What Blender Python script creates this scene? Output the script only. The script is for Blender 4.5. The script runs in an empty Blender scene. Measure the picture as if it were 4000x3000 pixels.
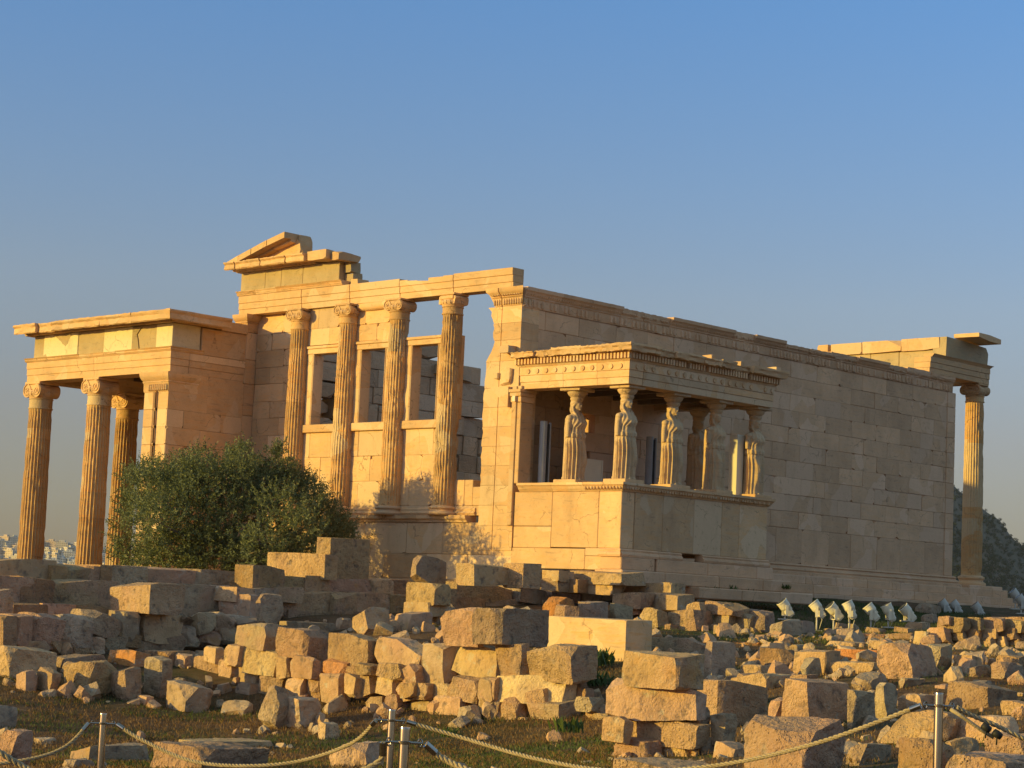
import bpy, bmesh, math, random
import numpy as np
from mathutils import Vector, Matrix, noise

R = math.radians
scene = bpy.context.scene
COL = scene.collection

# ------------------------------------------------------------------ camera
F = 8124.17
CAM = np.array([-37.39, -35.296, -1.481])
YAW, PIT, ROLL = R(46.47), R(6.226), R(2.571)
FW = np.array([math.sin(YAW)*math.cos(PIT), math.cos(YAW)*math.cos(PIT), math.sin(PIT)])
_r = np.array([math.cos(YAW), -math.sin(YAW), 0.0]); _u = np.cross(_r, FW)
RT = math.cos(ROLL)*_r + math.sin(ROLL)*_u
UP = -math.sin(ROLL)*_r + math.cos(ROLL)*_u
cd = bpy.data.cameras.new('camera'); cam = bpy.data.objects.new('camera', cd); COL.objects.link(cam)
cd.sensor_width = 36; cd.lens = F*36/4000; cd.clip_start = .1; cd.clip_end = 30000
m = Matrix.Identity(4)
for i in range(3):
    m[i][0], m[i][1], m[i][2], m[i][3] = RT[i], UP[i], -FW[i], CAM[i]
cam.matrix_world = m
scene.camera = cam

# ------------------------------------------------------------------ light
SUN_EL, SUN_AZ = 8.8, 28.0          # degrees above the horizon, degrees north of west
SUN = Vector((-math.cos(R(SUN_EL))*math.cos(R(SUN_AZ)), math.cos(R(SUN_EL))*math.sin(R(SUN_AZ)), math.sin(R(SUN_EL))))
w = bpy.data.worlds.new("World"); scene.world = w; w.use_nodes = True
nt = w.node_tree; nt.nodes.clear()
sky = nt.nodes.new('ShaderNodeTexSky'); sky.sky_type = 'NISHITA'; sky.sun_disc = False
sky.sun_elevation = R(SUN_EL); sky.sun_rotation = math.atan2(SUN.x, SUN.y)
sky.altitude = 150; sky.air_density = 1.0; sky.dust_density = 0.6; sky.ozone_density = 2.5
bg = nt.nodes.new('ShaderNodeBackground'); bg.inputs[1].default_value = 0.139
wo = nt.nodes.new('ShaderNodeOutputWorld')
tc = nt.nodes.new('ShaderNodeTexCoord'); sx = nt.nodes.new('ShaderNodeSeparateXYZ'); gr = nt.nodes.new('ShaderNodeValToRGB')
mu = nt.nodes.new('ShaderNodeMix'); mu.data_type = 'RGBA'; mu.blend_type = 'MULTIPLY'; mu.inputs[0].default_value = 1
ge = gr.color_ramp.elements
while len(ge) < 7: ge.new(.5)
for e_, (p_, c_) in zip(ge, ((0, (.62, .52, .60)), (.04, (.74, .60, .66)), (.088, (.98, .73, .77)), (.15, (1.2, .97, 1.01)), (.20, (1.12, 1.05, 1.19)), (.32, (.88, 1.20, 1.58)), (.58, (3.3, 2.5, 1.65)))):
    e_.position = p_; e_.color = c_+(1,)
nt.links.new(tc.outputs['Generated'], sx.inputs[0]); nt.links.new(sx.outputs[2], gr.inputs[0])
nt.links.new(sky.outputs[0], mu.inputs[6]); nt.links.new(gr.outputs[0], mu.inputs[7])
nt.links.new(mu.outputs[2], bg.inputs[0]); nt.links.new(bg.outputs[0], wo.inputs[0])
ld = bpy.data.lights.new('sun', 'SUN'); ld.energy = 5.0; ld.angle = R(.6); ld.color = (1, .72, .145)
lo = bpy.data.objects.new('sun', ld); COL.objects.link(lo)
lo.rotation_euler = SUN.to_track_quat('Z', 'Y').to_euler(); lo.location = (-60, 10, 40)
scene.view_settings.view_transform = 'Standard'; scene.view_settings.look = 'None'
scene.view_settings.exposure = 0.12; scene.view_settings.gamma = 1

# ------------------------------------------------------------------ helpers
def at(px, py, d):
    """the point at depth d along the ray of a 4000x3000 picture position"""
    v = FW + RT*((px-2000)/F) - UP*((py-1500)/F)
    return CAM + v*d

def empty(name, loc=(0, 0, 0), label=None, cat=None, group=None):
    o = bpy.data.objects.new(name, None); COL.objects.link(o); o.location = loc
    o.empty_display_size = .2
    if label: o['label'] = label
    if cat: o['category'] = cat
    if group: o['group'] = group
    return o

def tag(o, label, cat, group=None, kind=None):
    o['label'] = label; o['category'] = cat
    if group: o['group'] = group
    if kind: o['kind'] = kind
    return o

class MB:
    """collects geometry; build() links it as ONE mesh object"""
    def __init__(s): s.v = []; s.f = []; s.c = []; s.n = 0; s.sm = []
    def add(s, verts, faces, col=(.5, .5, .5), smooth=False):
        verts = np.asarray(verts, float).reshape(-1, 3)
        b = s.n; s.v.append(verts); s.n += len(verts)
        for f in faces: s.f.append([b+i for i in f])
        s.c += [col]*len(faces); s.sm += [smooth]*len(faces)
        return s
    def box(s, x0, x1, y0, y1, z0, z1, col=(.5, .5, .5), ch=.012):
        X = (x0, x1); Y = (y0, y1); Z = (z0, z1)
        c = min(ch, (x1-x0)*.3, (y1-y0)*.3, (z1-z0)*.3)
        V = []; idx = {}
        for i in (0, 1):
            for j in (0, 1):
                for k in (0, 1):
                    for a in range(3):
                        p = [X[i], Y[j], Z[k]]
                        sg = [1 if q == 0 else -1 for q in (i, j, k)]
                        for b in range(3):
                            if b != a: p[b] += sg[b]*c
                        idx[i, j, k, a] = len(V); V.append(p)
        Fs = []
        for a in range(3):
            b, d = (a+1) % 3, (a+2) % 3
            for e in (0, 1):
                q = []
                for (p, r) in ((0, 0), (1, 0), (1, 1), (0, 1)):
                    t = [0, 0, 0]; t[a] = e; t[b] = p; t[d] = r
                    q.append(idx[tuple(t)+(a,)])
                Fs.append(q if e else q[::-1])
        for a in range(3):               # edges along axis a
            b, d = (a+1) % 3, (a+2) % 3
            for p in (0, 1):
                for r in (0, 1):
                    t0 = [0, 0, 0]; t0[b] = p; t0[d] = r; t1 = list(t0); t1[a] = 1
                    q = [idx[tuple(t0)+(b,)], idx[tuple(t1)+(b,)], idx[tuple(t1)+(d,)], idx[tuple(t0)+(d,)]]
                    Fs.append(q if (p ^ r) else q[::-1])
        for i in (0, 1):
            for j in (0, 1):
                for k in (0, 1):
                    q = [idx[i, j, k, 0], idx[i, j, k, 1], idx[i, j, k, 2]]
                    Fs.append(q if (i+j+k) % 2 else q[::-1])
        return s.add(V, Fs, col)
    def sweep(s, prof, p0, p1, out, col=(.5, .5, .5), seg=1, jit=0.0, rng=random, m0=0.0, m1=0.0):
        """profile [(outward, z)] swept from p0 to p1 (plan points); m0, m1 = mitre (extra length per unit outward)"""
        p0 = np.array(p0, float); p1 = np.array(p1, float); out = np.array(out, float)
        dr = (p1-p0)/np.linalg.norm(p1-p0); V = []; n = len(prof)
        for i in range(seg+1):
            t = i/seg; p = p0*(1-t)+p1*t
            for (o, z) in prof:
                j = rng.uniform(-jit, jit)
                q = p + out*(o+j) + dr*(o*m1*t - o*m0*(1-t))
                V.append((q[0], q[1], z+rng.uniform(-jit, jit)*.6))
        Fs = []
        for i in range(seg):
            for k in range(n):
                a = i*n+k; b = i*n+(k+1) % n
                Fs.append([a, b, b+n, a+n])
        Fs.append(list(range(n))[::-1]); Fs.append([seg*n+k for k in range(n)])
        return s.add(V, Fs, col)
    def prism(s, poly, axis, a0, a1, col=(.5, .5, .5)):
        """polygon in the two other axes, extruded along axis"""
        n = len(poly); V = []
        for a in (a0, a1):
            for (p, q) in poly:
                V.append((a, p, q) if axis == 0 else (p, a, q) if axis == 1 else (p, q, a))
        Fs = [[i, (i+1) % n, n+(i+1) % n, n+i] for i in range(n)] + [list(range(n))[::-1], list(range(n, 2*n))]
        return s.add(V, Fs, col)
    def lathe(s, prof, c=(0, 0, 0), seg=24, col=(.5, .5, .5), smooth=True, axis=2, cap=True):
        V = []; n = len(prof)
        for (r, z) in prof:
            for k in range(seg):
                t = 2*math.pi*k/seg; a, b = r*math.cos(t), r*math.sin(t)
                p = (a, b, z) if axis == 2 else (z, a, b) if axis == 0 else (b, z, a)
                V.append((p[0]+c[0], p[1]+c[1], p[2]+c[2]))
        Fs = [[i*seg+k, i*seg+(k+1) % seg, (i+1)*seg+(k+1) % seg, (i+1)*seg+k] for i in range(n-1) for k in range(seg)]
        s.add(V, Fs, col, smooth)
        if cap:
            b = s.n-len(V)
            s.f.append([b+k for k in range(seg)][::-1]); s.f.append([b+(n-1)*seg+k for k in range(seg)])
            s.c += [col]*2; s.sm += [False]*2
        return s
    def tube(s, pts, rad, seg=8, col=(.5, .5, .5), cap=True):
        pts = [Vector(p) for p in pts]; V = []; n = len(pts)
        rad = rad if hasattr(rad, '__len__') else [rad]*n
        u = None
        for i, p in enumerate(pts):
            t = (pts[min(i+1, n-1)]-pts[max(i-1, 0)]).normalized()
            if u is None:
                u = t.orthogonal().normalized()
            u = (u - t*u.dot(t)).normalized(); v = t.cross(u)
            for k in range(seg):
                a = 2*math.pi*k/seg
                V.append(p + (u*math.cos(a)+v*math.sin(a))*rad[i])
        Fs = [[i*seg+k, i*seg+(k+1) % seg, (i+1)*seg+(k+1) % seg, (i+1)*seg+k] for i in range(n-1) for k in range(seg)]
        if cap: Fs += [list(range(seg))[::-1], [(n-1)*seg+k for k in range(seg)]]
        return s.add([tuple(q) for q in V], Fs, col, True)
    def mesh(s, name):
        me = bpy.data.meshes.new(name)
        V = np.concatenate(s.v) if s.v else np.zeros((0, 3))
        me.from_pydata(V.tolist(), [], s.f)
        at_ = me.attributes.new('blk', 'FLOAT_COLOR', 'FACE')
        c = np.ones((len(s.f), 4), np.float32); c[:, :3] = np.asarray(s.c, np.float32)
        at_.data.foreach_set('color', c.ravel())
        me.polygons.foreach_set('use_smooth', np.asarray(s.sm, bool))
        return me
    def build(s, name, mat, parent=None, loc=(0, 0, 0), smooth_angle=None):
        me = s.mesh(name); me.materials.append(mat)
        if smooth_angle:
            me.polygons.foreach_set('use_smooth', np.ones(len(s.f), bool)); me.set_sharp_from_angle(angle=R(smooth_angle))
        me.update()
        o = bpy.data.objects.new(name, me); COL.objects.link(o); o.location = loc
        if parent: o.parent = parent
        return o

# ---- rough stone shapes
_grid = {}
def cube_grid(n):
    if n in _grid: return _grid[n]
    bm = bmesh.new(); bmesh.ops.create_cube(bm, size=2)
    bmesh.ops.subdivide_edges(bm, edges=bm.edges[:], cuts=n-1, use_grid_fill=True)
    bm.verts.ensure_lookup_table()
    V = np.array([v.co[:] for v in bm.verts]); Fs = [[v.index for v in f.verts] for f in bm.faces]
    bm.free(); _grid[n] = (V, Fs); return _grid[n]

def fbm(p, s, octv=3):
    q = Vector(p)*s; a = 1; t = 0
    for _ in range(octv):
        t += a*noise.noise(q); q = q*2.1; a *= .5
    return t

KIND = {  # tilt of the faces, how far faces sit in, edge chips, corner chips, chip depth, free cuts, noise amplitude
    'ashlar': (.02, .99, 3, 3, (.02, .10), 0, .010), 'block': (.07, .95, 6, 6, (.05, .30), 1, .020),
    'rough': (.15, .90, 8, 7, (.10, .50), 4, .034), 'boulder': (.26, .86, 10, 8, (.25, .75), 7, .040), 'flat': (.10, .92, 8, 7, (.10, .55), 2, .045)}

def rock_verts(h, kind, seed, n=7, amp=1.0):
    """a squared block broken by real fracture planes, then roughened"""
    rng = random.Random(seed); ti, fi, ne, nc, (c0, c1), nf, am = KIND[kind]
    h = np.maximum(np.asarray(h, float), .005); hm = float(h.min()); bm = bmesh.new()
    bmesh.ops.create_cube(bm, size=2); bmesh.ops.scale(bm, vec=Vector(h), verts=bm.verts[:])
    cuts = []
    for a in range(3):
        for sg in (-1, 1):
            no = Vector([rng.gauss(0, ti) for _ in range(3)]); no[a] = sg; co = Vector((0, 0, 0)); co[a] = sg*h[a]*rng.uniform(fi, 1.0); cuts.append((co, no.normalized()))
    def chip(no, dep):
        no = no.normalized(); sup = sum(abs(no[k])*h[k] for k in range(3)); cuts.append((no*(sup-dep), no))
    for _ in range(ne):
        a = rng.randrange(3); no = Vector([rng.choice((-1, 1))*rng.uniform(.45, 1) for _ in range(3)]); no[a] = rng.gauss(0, .12); chip(no, hm*rng.uniform(c0, c1)*.75)
    for _ in range(nc):
        no = Vector([rng.choice((-1, 1))*rng.uniform(.35, 1) for _ in range(3)]); chip(no, hm*rng.uniform(c0, c1)*1.15)
    for _ in range(nf):
        no = Vector([rng.gauss(0, 1) for _ in range(3)]).normalized(); sup = sum(abs(no[k])*h[k] for k in range(3)); chip(no, sup*rng.uniform(.10, .30))
    for co, no in cuts:
        bmesh.ops.bisect_plane(bm, geom=bm.verts[:]+bm.edges[:]+bm.faces[:], dist=1e-6, plane_co=co, plane_no=no, clear_outer=True)
        be = [e for e in bm.edges if len(e.link_faces) == 1]
        if be: bmesh.ops.holes_fill(bm, edges=be)
    bmesh.ops.remove_doubles(bm, verts=bm.verts[:], dist=hm*.01)
    bmesh.ops.triangulate(bm, faces=bm.faces[:])
    Ln = 2.1*float(h.max())/n
    for _ in range(5):
        lg = [e for e in bm.edges if e.calc_length() > Ln]
        if not lg: break
        bmesh.ops.subdivide_edges(bm, edges=lg, cuts=1); bmesh.ops.triangulate(bm, faces=[f for f in bm.faces if len(f.verts) > 3])
    bm.normal_update(); bm.verts.ensure_lookup_table()
    P = np.array([v.co[:] for v in bm.verts]); Nn = np.array([v.normal[:] for v in bm.verts]); Fs = [[v.index for v in f.verts] for f in bm.faces]; bm.free()
    lo, hi = P.min(0), P.max(0); P = (P-(lo+hi)/2)/np.maximum(hi-lo, 1e-6)*2*h
    off = Vector([rng.uniform(-50, 50) for _ in range(3)]); s = 1.3/max(hm, .12); s2 = min(9., 3.4/max(hm, .12))
    for i in range(len(P)):
        q = Vector(P[i])+off; b = .7*fbm(q, s, 3) - .9*abs(noise.noise(q*s2)) - .5*max(0, noise.noise(q*s2*2.3)) + .3
        P[i] += Nn[i]*b*am*amp*hm*2
    return P, Fs

COLS = {'t': (1.0, .86, .66), 'p': (1.0, .80, .68), 'g': (.87, .80, .71), 'o': (1.1, .62, .30), 'w': (1.25, 1.12, .92),
        'b': (.80, .62, .44), 'y': (1.09, .90, .68)}
_sd = [100]
def rock(name, loc, size, rz=0.0, kind='rough', col='t', parent=None, n=8, tilt=(0, 0), amp=1.0, mat=None):
    _sd[0] += 7; seed = _sd[0]; rng = random.Random(seed)
    P, Fs = rock_verts(np.array(size)/2, kind, seed, n, amp)
    mb = MB(); mb.add(P, Fs)
    o = mb.build(name, mat or M['stone'], parent, smooth_angle=26)
    o.location = loc; o.rotation_euler = (tilt[0], tilt[1], rz)
    c = COLS[col]; v = rng.uniform(.82, 1.12)
    o.color = (c[0]*v, c[1]*v*rng.uniform(.96, 1.04), c[2]*v*rng.uniform(.93, 1.07), 1)
    return o

# ------------------------------------------------------------------ materials
def newmat(name):
    mt = bpy.data.materials.new(name); mt.use_nodes = True
    t = mt.node_tree; b = t.nodes['Principled BSDF']; b.inputs['Specular IOR Level'].default_value = .25
    return mt, t, b
def N(t, kind, **kw):
    n = t.nodes.new('ShaderNode'+kind)
    for k, v in kw.items():
        if k in ('scale', 'detail', 'rough', 'w', 'dist', 'rand'):
            nm = {'scale': 'Scale', 'detail': 'Detail', 'rough': 'Roughness', 'w': 'W', 'dist': 'Distortion', 'rand': 'Randomness'}[k]
            n.inputs[nm].default_value = v
        else: setattr(n, k, v)
    return n
def L(t, a, b): t.links.new(a, b)
def ramp(t, src, stops, interp='LINEAR'):
    r = t.nodes.new('ShaderNodeValToRGB'); r.color_ramp.interpolation = interp
    e = r.color_ramp.elements
    while len(e) < len(stops): e.new(.5)
    for i, (p, c) in enumerate(stops):
        e[i].position = p; e[i].color = tuple(c)[:3]+(1,) if hasattr(c, '__len__') else (c, c, c, 1)
    L(t, src, r.inputs[0]); return r.outputs[0]
def mixc(t, fac, a, b, mode='MIX'):
    n = t.nodes.new('ShaderNodeMix'); n.data_type = 'RGBA'; n.blend_type = mode
    for s, x in ((0, fac), (6, a), (7, b)):
        if hasattr(x, 'is_linked'): L(t, x, n.inputs[s])
        elif s == 0: n.inputs[0].default_value = x
        else: n.inputs[s].default_value = tuple(x)+(1,)
    return n.outputs[2]
def math_(t, op, a, b=None, clamp=False):
    n = t.nodes.new('ShaderNodeMath'); n.operation = op; n.use_clamp = clamp
    for i, x in enumerate((a, b)):
        if x is None: continue
        if hasattr(x, 'is_linked'): L(t, x, n.inputs[i])
        else: n.inputs[i].default_value = x
    return n.outputs[0]
def coords(t, rnd=True):
    tc = t.nodes.new('ShaderNodeTexCoord')
    if not rnd: return tc.outputs['Object'], None
    oi = t.nodes.new('ShaderNodeObjectInfo')
    a = t.nodes.new('ShaderNodeVectorMath'); a.operation = 'MULTIPLY_ADD'
    cx = t.nodes.new('ShaderNodeCombineXYZ')
    for i, k in enumerate((91.0, 57.0, 33.0)): L(t, math_(t, 'MULTIPLY', oi.outputs['Random'], k), cx.inputs[i])
    a.inputs[1].default_value = (1, 1, 1)
    L(t, tc.outputs['Object'], a.inputs[0]); L(t, cx.outputs[0], a.inputs[2])
    return a.outputs[0], oi
def noi(t, co, scale, detail=5, rough=.55, dist=0.0, sc3=None):
    n = N(t, 'TexNoise', scale=scale, detail=detail, rough=rough, dist=dist)
    if sc3:
        mp = t.nodes.new('ShaderNodeMapping'); mp.inputs['Scale'].default_value = sc3
        L(t, co, mp.inputs[0]); co = mp.outputs[0]
    L(t, co, n.inputs['Vector']); return n.outputs[0]
def bump(t, b, h, strength, dist=.02, prev=None):
    n = t.nodes.new('ShaderNodeBump'); n.inputs['Strength'].default_value = strength; n.inputs['Distance'].default_value = dist
    L(t, h, n.inputs['Height'])
    if prev: L(t, prev, n.inputs['Normal'])
    L(t, n.outputs[0], b.inputs['Normal']); return n.outputs[0]
M = {}

def mat_stone():
    mt, t, b = newmat('limestone'); co, oi = coords(t)
    n1 = noi(t, co, 1.7, 6); n2 = noi(t, co, 7, 6, .62); n3 = noi(t, co, 34, 4, .6)
    c = ramp(t, n1, [(.28, (.41, .315, .23)), (.5, (.55, .43, .315)), (.72, (.68, .55, .41))])
    c = mixc(t, 1.0, c, oi.outputs['Color'], 'MULTIPLY')
    pink = ramp(t, noi(t, co, 1.1, 3), [(.5, 0), (.68, .55)])
    c = mixc(t, pink, c, (.50, .29, .20))
    och = ramp(t, noi(t, co, 2.3, 4, .6), [(.60, 0), (.72, .55)])
    c = mixc(t, och, c, (.50, .27, .09))
    dk = ramp(t, n2, [(.30, .75), (.46, 0)]); c = mixc(t, dk, c, (.12, .10, .085))
    vo = N(t, 'TexVoronoi', scale=26.0); L(t, co, vo.inputs['Vector'])
    rnd = t.nodes.new('ShaderNodeObjectInfo').outputs['Random']
    pit = math_(t, 'MULTIPLY', ramp(t, vo.outputs['Distance'], [(.06, 1), (.24, 0)]), ramp(t, n2, [(.45, 0), (.62, 1)]))
    pit = math_(t, 'MULTIPLY', pit, ramp(t, rnd, [(.35, .1), (.6, 1)]))
    c = mixc(t, math_(t, 'MULTIPLY', pit, .7), c, (.09, .075, .06))
    lich = math_(t, 'MULTIPLY', ramp(t, noi(t, co, 4.5, 5, .7), [(.58, 0), (.66, .6)]), ramp(t, rnd, [(.2, 1), (.8, .2)]))
    c = mixc(t, lich, c, (.50, .46, .38))
    L(t, c, b.inputs['Base Color']); b.inputs['Roughness'].default_value = .92
    hh = math_(t, 'ADD', math_(t, 'MULTIPLY', n2, 1.6), math_(t, 'MULTIPLY', n3, .55))
    hh = math_(t, 'SUBTRACT', hh, math_(t, 'MULTIPLY', pit, .8))
    vc = N(t, 'TexVoronoi', scale=1.7, feature='DISTANCE_TO_EDGE'); 
    dv = t.nodes.new('ShaderNodeVectorMath'); dv.operation = 'MULTIPLY_ADD'; dv.inputs[1].default_value = (.5, .5, .5)
    nc = N(t, 'TexNoise', scale=3.0, detail=4); L(t, co, nc.inputs['Vector'])
    L(t, nc.outputs[1], dv.inputs[0]); L(t, co, dv.inputs[2]); L(t, dv.outputs[0], vc.inputs['Vector'])
    cr = ramp(t, vc.outputs['Distance'], [(.0, 0), (.035, 1)])
    hh = math_(t, 'ADD', hh, math_(t, 'MULTIPLY', cr, .10))
    bump(t, b, hh, 1.0, .10)
    for l_ in [q for q in t.nodes if q.type == 'BUMP']: L(t, ramp(t, rnd, [(0, .45), (1, 1.0)]), l_.inputs['Strength'])
    return mt
def mat_marble(name, old, new, dark, gold=.5, pit=.25, val=(.82, 1.12)):
    """blk.r = how newly cut, blk.g = brightness, blk.b = offset for the pattern"""
    mt, t, b = newmat(name); co, _ = coords(t, False)
    a = t.nodes.new('ShaderNodeAttribute'); a.attribute_name = 'blk'
    sp = t.nodes.new('ShaderNodeSeparateColor'); L(t, a.outputs['Color'], sp.inputs[0])
    ad = t.nodes.new('ShaderNodeVectorMath'); ad.operation = 'MULTIPLY_ADD'; ad.inputs[1].default_value = (1, 1, 1)
    cx = t.nodes.new('ShaderNodeCombineXYZ'); 
    for i in range(3): L(t, math_(t, 'MULTIPLY', sp.outputs[2], (17., 23., 31.)[i]), cx.inputs[i])
    L(t, co, ad.inputs[0]); L(t, cx.outputs[0], ad.inputs[2]); cb = ad.outputs[0]
    n1 = noi(t, cb, 1.3, 6, .6); n2 = noi(t, cb, 9, 6, .65); ns = noi(t, cb, 2.2, 5, .6, .6, (1, 1, 5.5)); n3 = noi(t, co, 40, 3)
    vo = N(t, 'TexVoronoi', scale=1.5, feature='F1'); 
    dv = t.nodes.new('ShaderNodeVectorMath'); dv.operation = 'MULTIPLY_ADD'; dv.inputs[1].default_value = (.35, .35, .35)
    nc = N(t, 'TexNoise', scale=1.5, detail=3); L(t, co, nc.inputs['Vector']); L(t, nc.outputs[1], dv.inputs[0]); L(t, co, dv.inputs[2])
    L(t, dv.outputs[0], vo.inputs['Vector'])
    vs = t.nodes.new('ShaderNodeSeparateColor'); L(t, vo.outputs['Color'], vs.inputs[0])
    k = math_(t, 'ADD', sp.outputs[0], math_(t, 'MULTIPLY', math_(t, 'SUBTRACT', vs.outputs[0], .5), .95))
    k = math_(t, 'ADD', k, math_(t, 'MULTIPLY', math_(t, 'SUBTRACT', n2, .5), .12))
    fn = ramp(t, k, [(.52, 0), (.56, 1)])
    o2 = [x*.80 for x in old]; og = (old[0]*1.02, old[1]*.84, old[2]*.60)
    c = ramp(t, n1, [(.3, tuple(o2)), (.62, tuple(old)), (.8, tuple(x*1.1 for x in old))])
    c = mixc(t, math_(t, 'MULTIPLY', ramp(t, ns, [(.48, 0), (.66, 1)]), gold), c, og)
    dk = math_(t, 'MULTIPLY', ramp(t, ns, [(.24, .85), (.42, 0)]), ramp(t, n1, [(.35, 1), (.6, .25)]))
    c = mixc(t, dk, c, dark)
    c = mixc(t, fn, c, mixc(t, ramp(t, n1, [(.3, 0), (.7, 1)]), [x*.92 for x in new], new))
    c = mixc(t, math_(t, 'MULTIPLY', ramp(t, n2, [(.30, 1), (.42, 0)]), .35), c, dark)
    ve = N(t, 'TexVoronoi', scale=.85, feature='DISTANCE_TO_EDGE'); d2 = t.nodes.new('ShaderNodeVectorMath'); d2.operation = 'MULTIPLY_ADD'; d2.inputs[1].default_value = (.55, .55, .55)
    nd = N(t, 'TexNoise', scale=2.6, detail=6); L(t, cb, nd.inputs['Vector']); L(t, nd.outputs[1], d2.inputs[0]); L(t, cb, d2.inputs[2]); L(t, d2.outputs[0], ve.inputs['Vector'])
    crk = math_(t, 'MULTIPLY', ramp(t, ve.outputs['Distance'], [(.0, 1), (.010, 0)]), ramp(t, n1, [(.50, 0), (.58, .8)]))
    c = mixc(t, crk, c, dark)
    stn = math_(t, 'MULTIPLY', ramp(t, noi(t, co, 1.1, 5, .65, 0, (1.6, 1.6, .45)), [(.55, 0), (.72, .5)]), ramp(t, n2, [(.40, .3), (.6, 1)]))
    c = mixc(t, stn, c, [x*1.6 for x in dark])
    v = math_(t, 'ADD', math_(t, 'MULTIPLY', sp.outputs[1], val[1]-val[0]), val[0])
    cv = t.nodes.new('ShaderNodeCombineColor'); [L(t, v, cv.inputs[i]) for i in range(3)]
    c = mixc(t, 1.0, c, cv.outputs[0], 'MULTIPLY')
    L(t, c, b.inputs['Base Color']); b.inputs['Roughness'].default_value = .8
    hh = math_(t, 'ADD', math_(t, 'MULTIPLY', n2, 1.0), math_(t, 'MULTIPLY', n3, .3))
    hh = math_(t, 'ADD', hh, math_(t, 'MULTIPLY', ns, .9)); hh = math_(t, 'SUBTRACT', hh, math_(t, 'MULTIPLY', crk, .6))
    bump(t, b, hh, pit, .03)
    return mt
def mat_simple(name, c0, c1, scale=3, rough=.8, bmp=.3, metal=0.0, sc3=None):
    mt, t, b = newmat(name); co, oi = coords(t)
    n = noi(t, co, scale, 6, .6, 0, sc3)
    c = ramp(t, n, [(.3, c0), (.7, c1)])
    L(t, c, b.inputs['Base Color']); b.inputs['Roughness'].default_value = rough; b.inputs['Metallic'].default_value = metal
    if bmp: bump(t, b, noi(t, co, scale*6, 4), bmp, .02)
    return mt
M['stone'] = mat_stone()
M['marble'] = mat_marble('weathered_marble', (.68, .44, .245), (.69, .48, .295), (.22, .14, .08))
M['wall'] = mat_marble('wall_marble', (.69, .43, .255), (.72, .465, .295), (.27, .16, .095), .25, .28, (.86, 1.10))
M['shaft'] = mat_marble('column_marble', (.62, .385, .185), (.64, .46, .27), (.20, .10, .045), .7, .4)
M['frieze'] = mat_marble('grey_frieze_stone', (.46, .35, .215), (.70, .60, .40), (.18, .135, .085), .3, .3)
M['greystone'] = mat_marble('grey_inner_wall', (.58, .41, .27), (.62, .46, .32), (.20, .14, .09), .2, .9)
M['smoke_shade'] = mat_marble('smoke_and_shade_marble', (.36, .225, .125), (.44, .29, .17), (.08, .05, .03), .3, .35)  # porch's deep shade put into the colour, with some smoke stain
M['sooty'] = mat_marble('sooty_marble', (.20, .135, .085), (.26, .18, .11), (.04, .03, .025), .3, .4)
M['statue'] = mat_marble('statue_stone', (.60, .425, .26), (.58, .42, .26), (.20, .13, .08), .4, .5)

def blk(rng, new=.3, lo=0.0, hi=1.0):
    """random block colour: mostly old, sometimes newly cut"""
    r = rng.uniform(.55, 1.0) if rng.random() < new else rng.uniform(.0, .42)
    return (r, rng.uniform(lo, hi), rng.random())

# ================================================================== THE TEMPLE
H = 6.586            # underside of the main architrave
rg = random.Random(5)
temple = empty('temple', (0, 0, 0), 'ruined ancient marble temple with fluted columns, window wall and statue porch, standing behind the rubble', 'temple')
def part(mb, name, mat='marble', parent=None, loc=(0, 0, 0), sa=None):
    return mb.build(name, M[mat], parent or temple, loc, sa)

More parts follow.
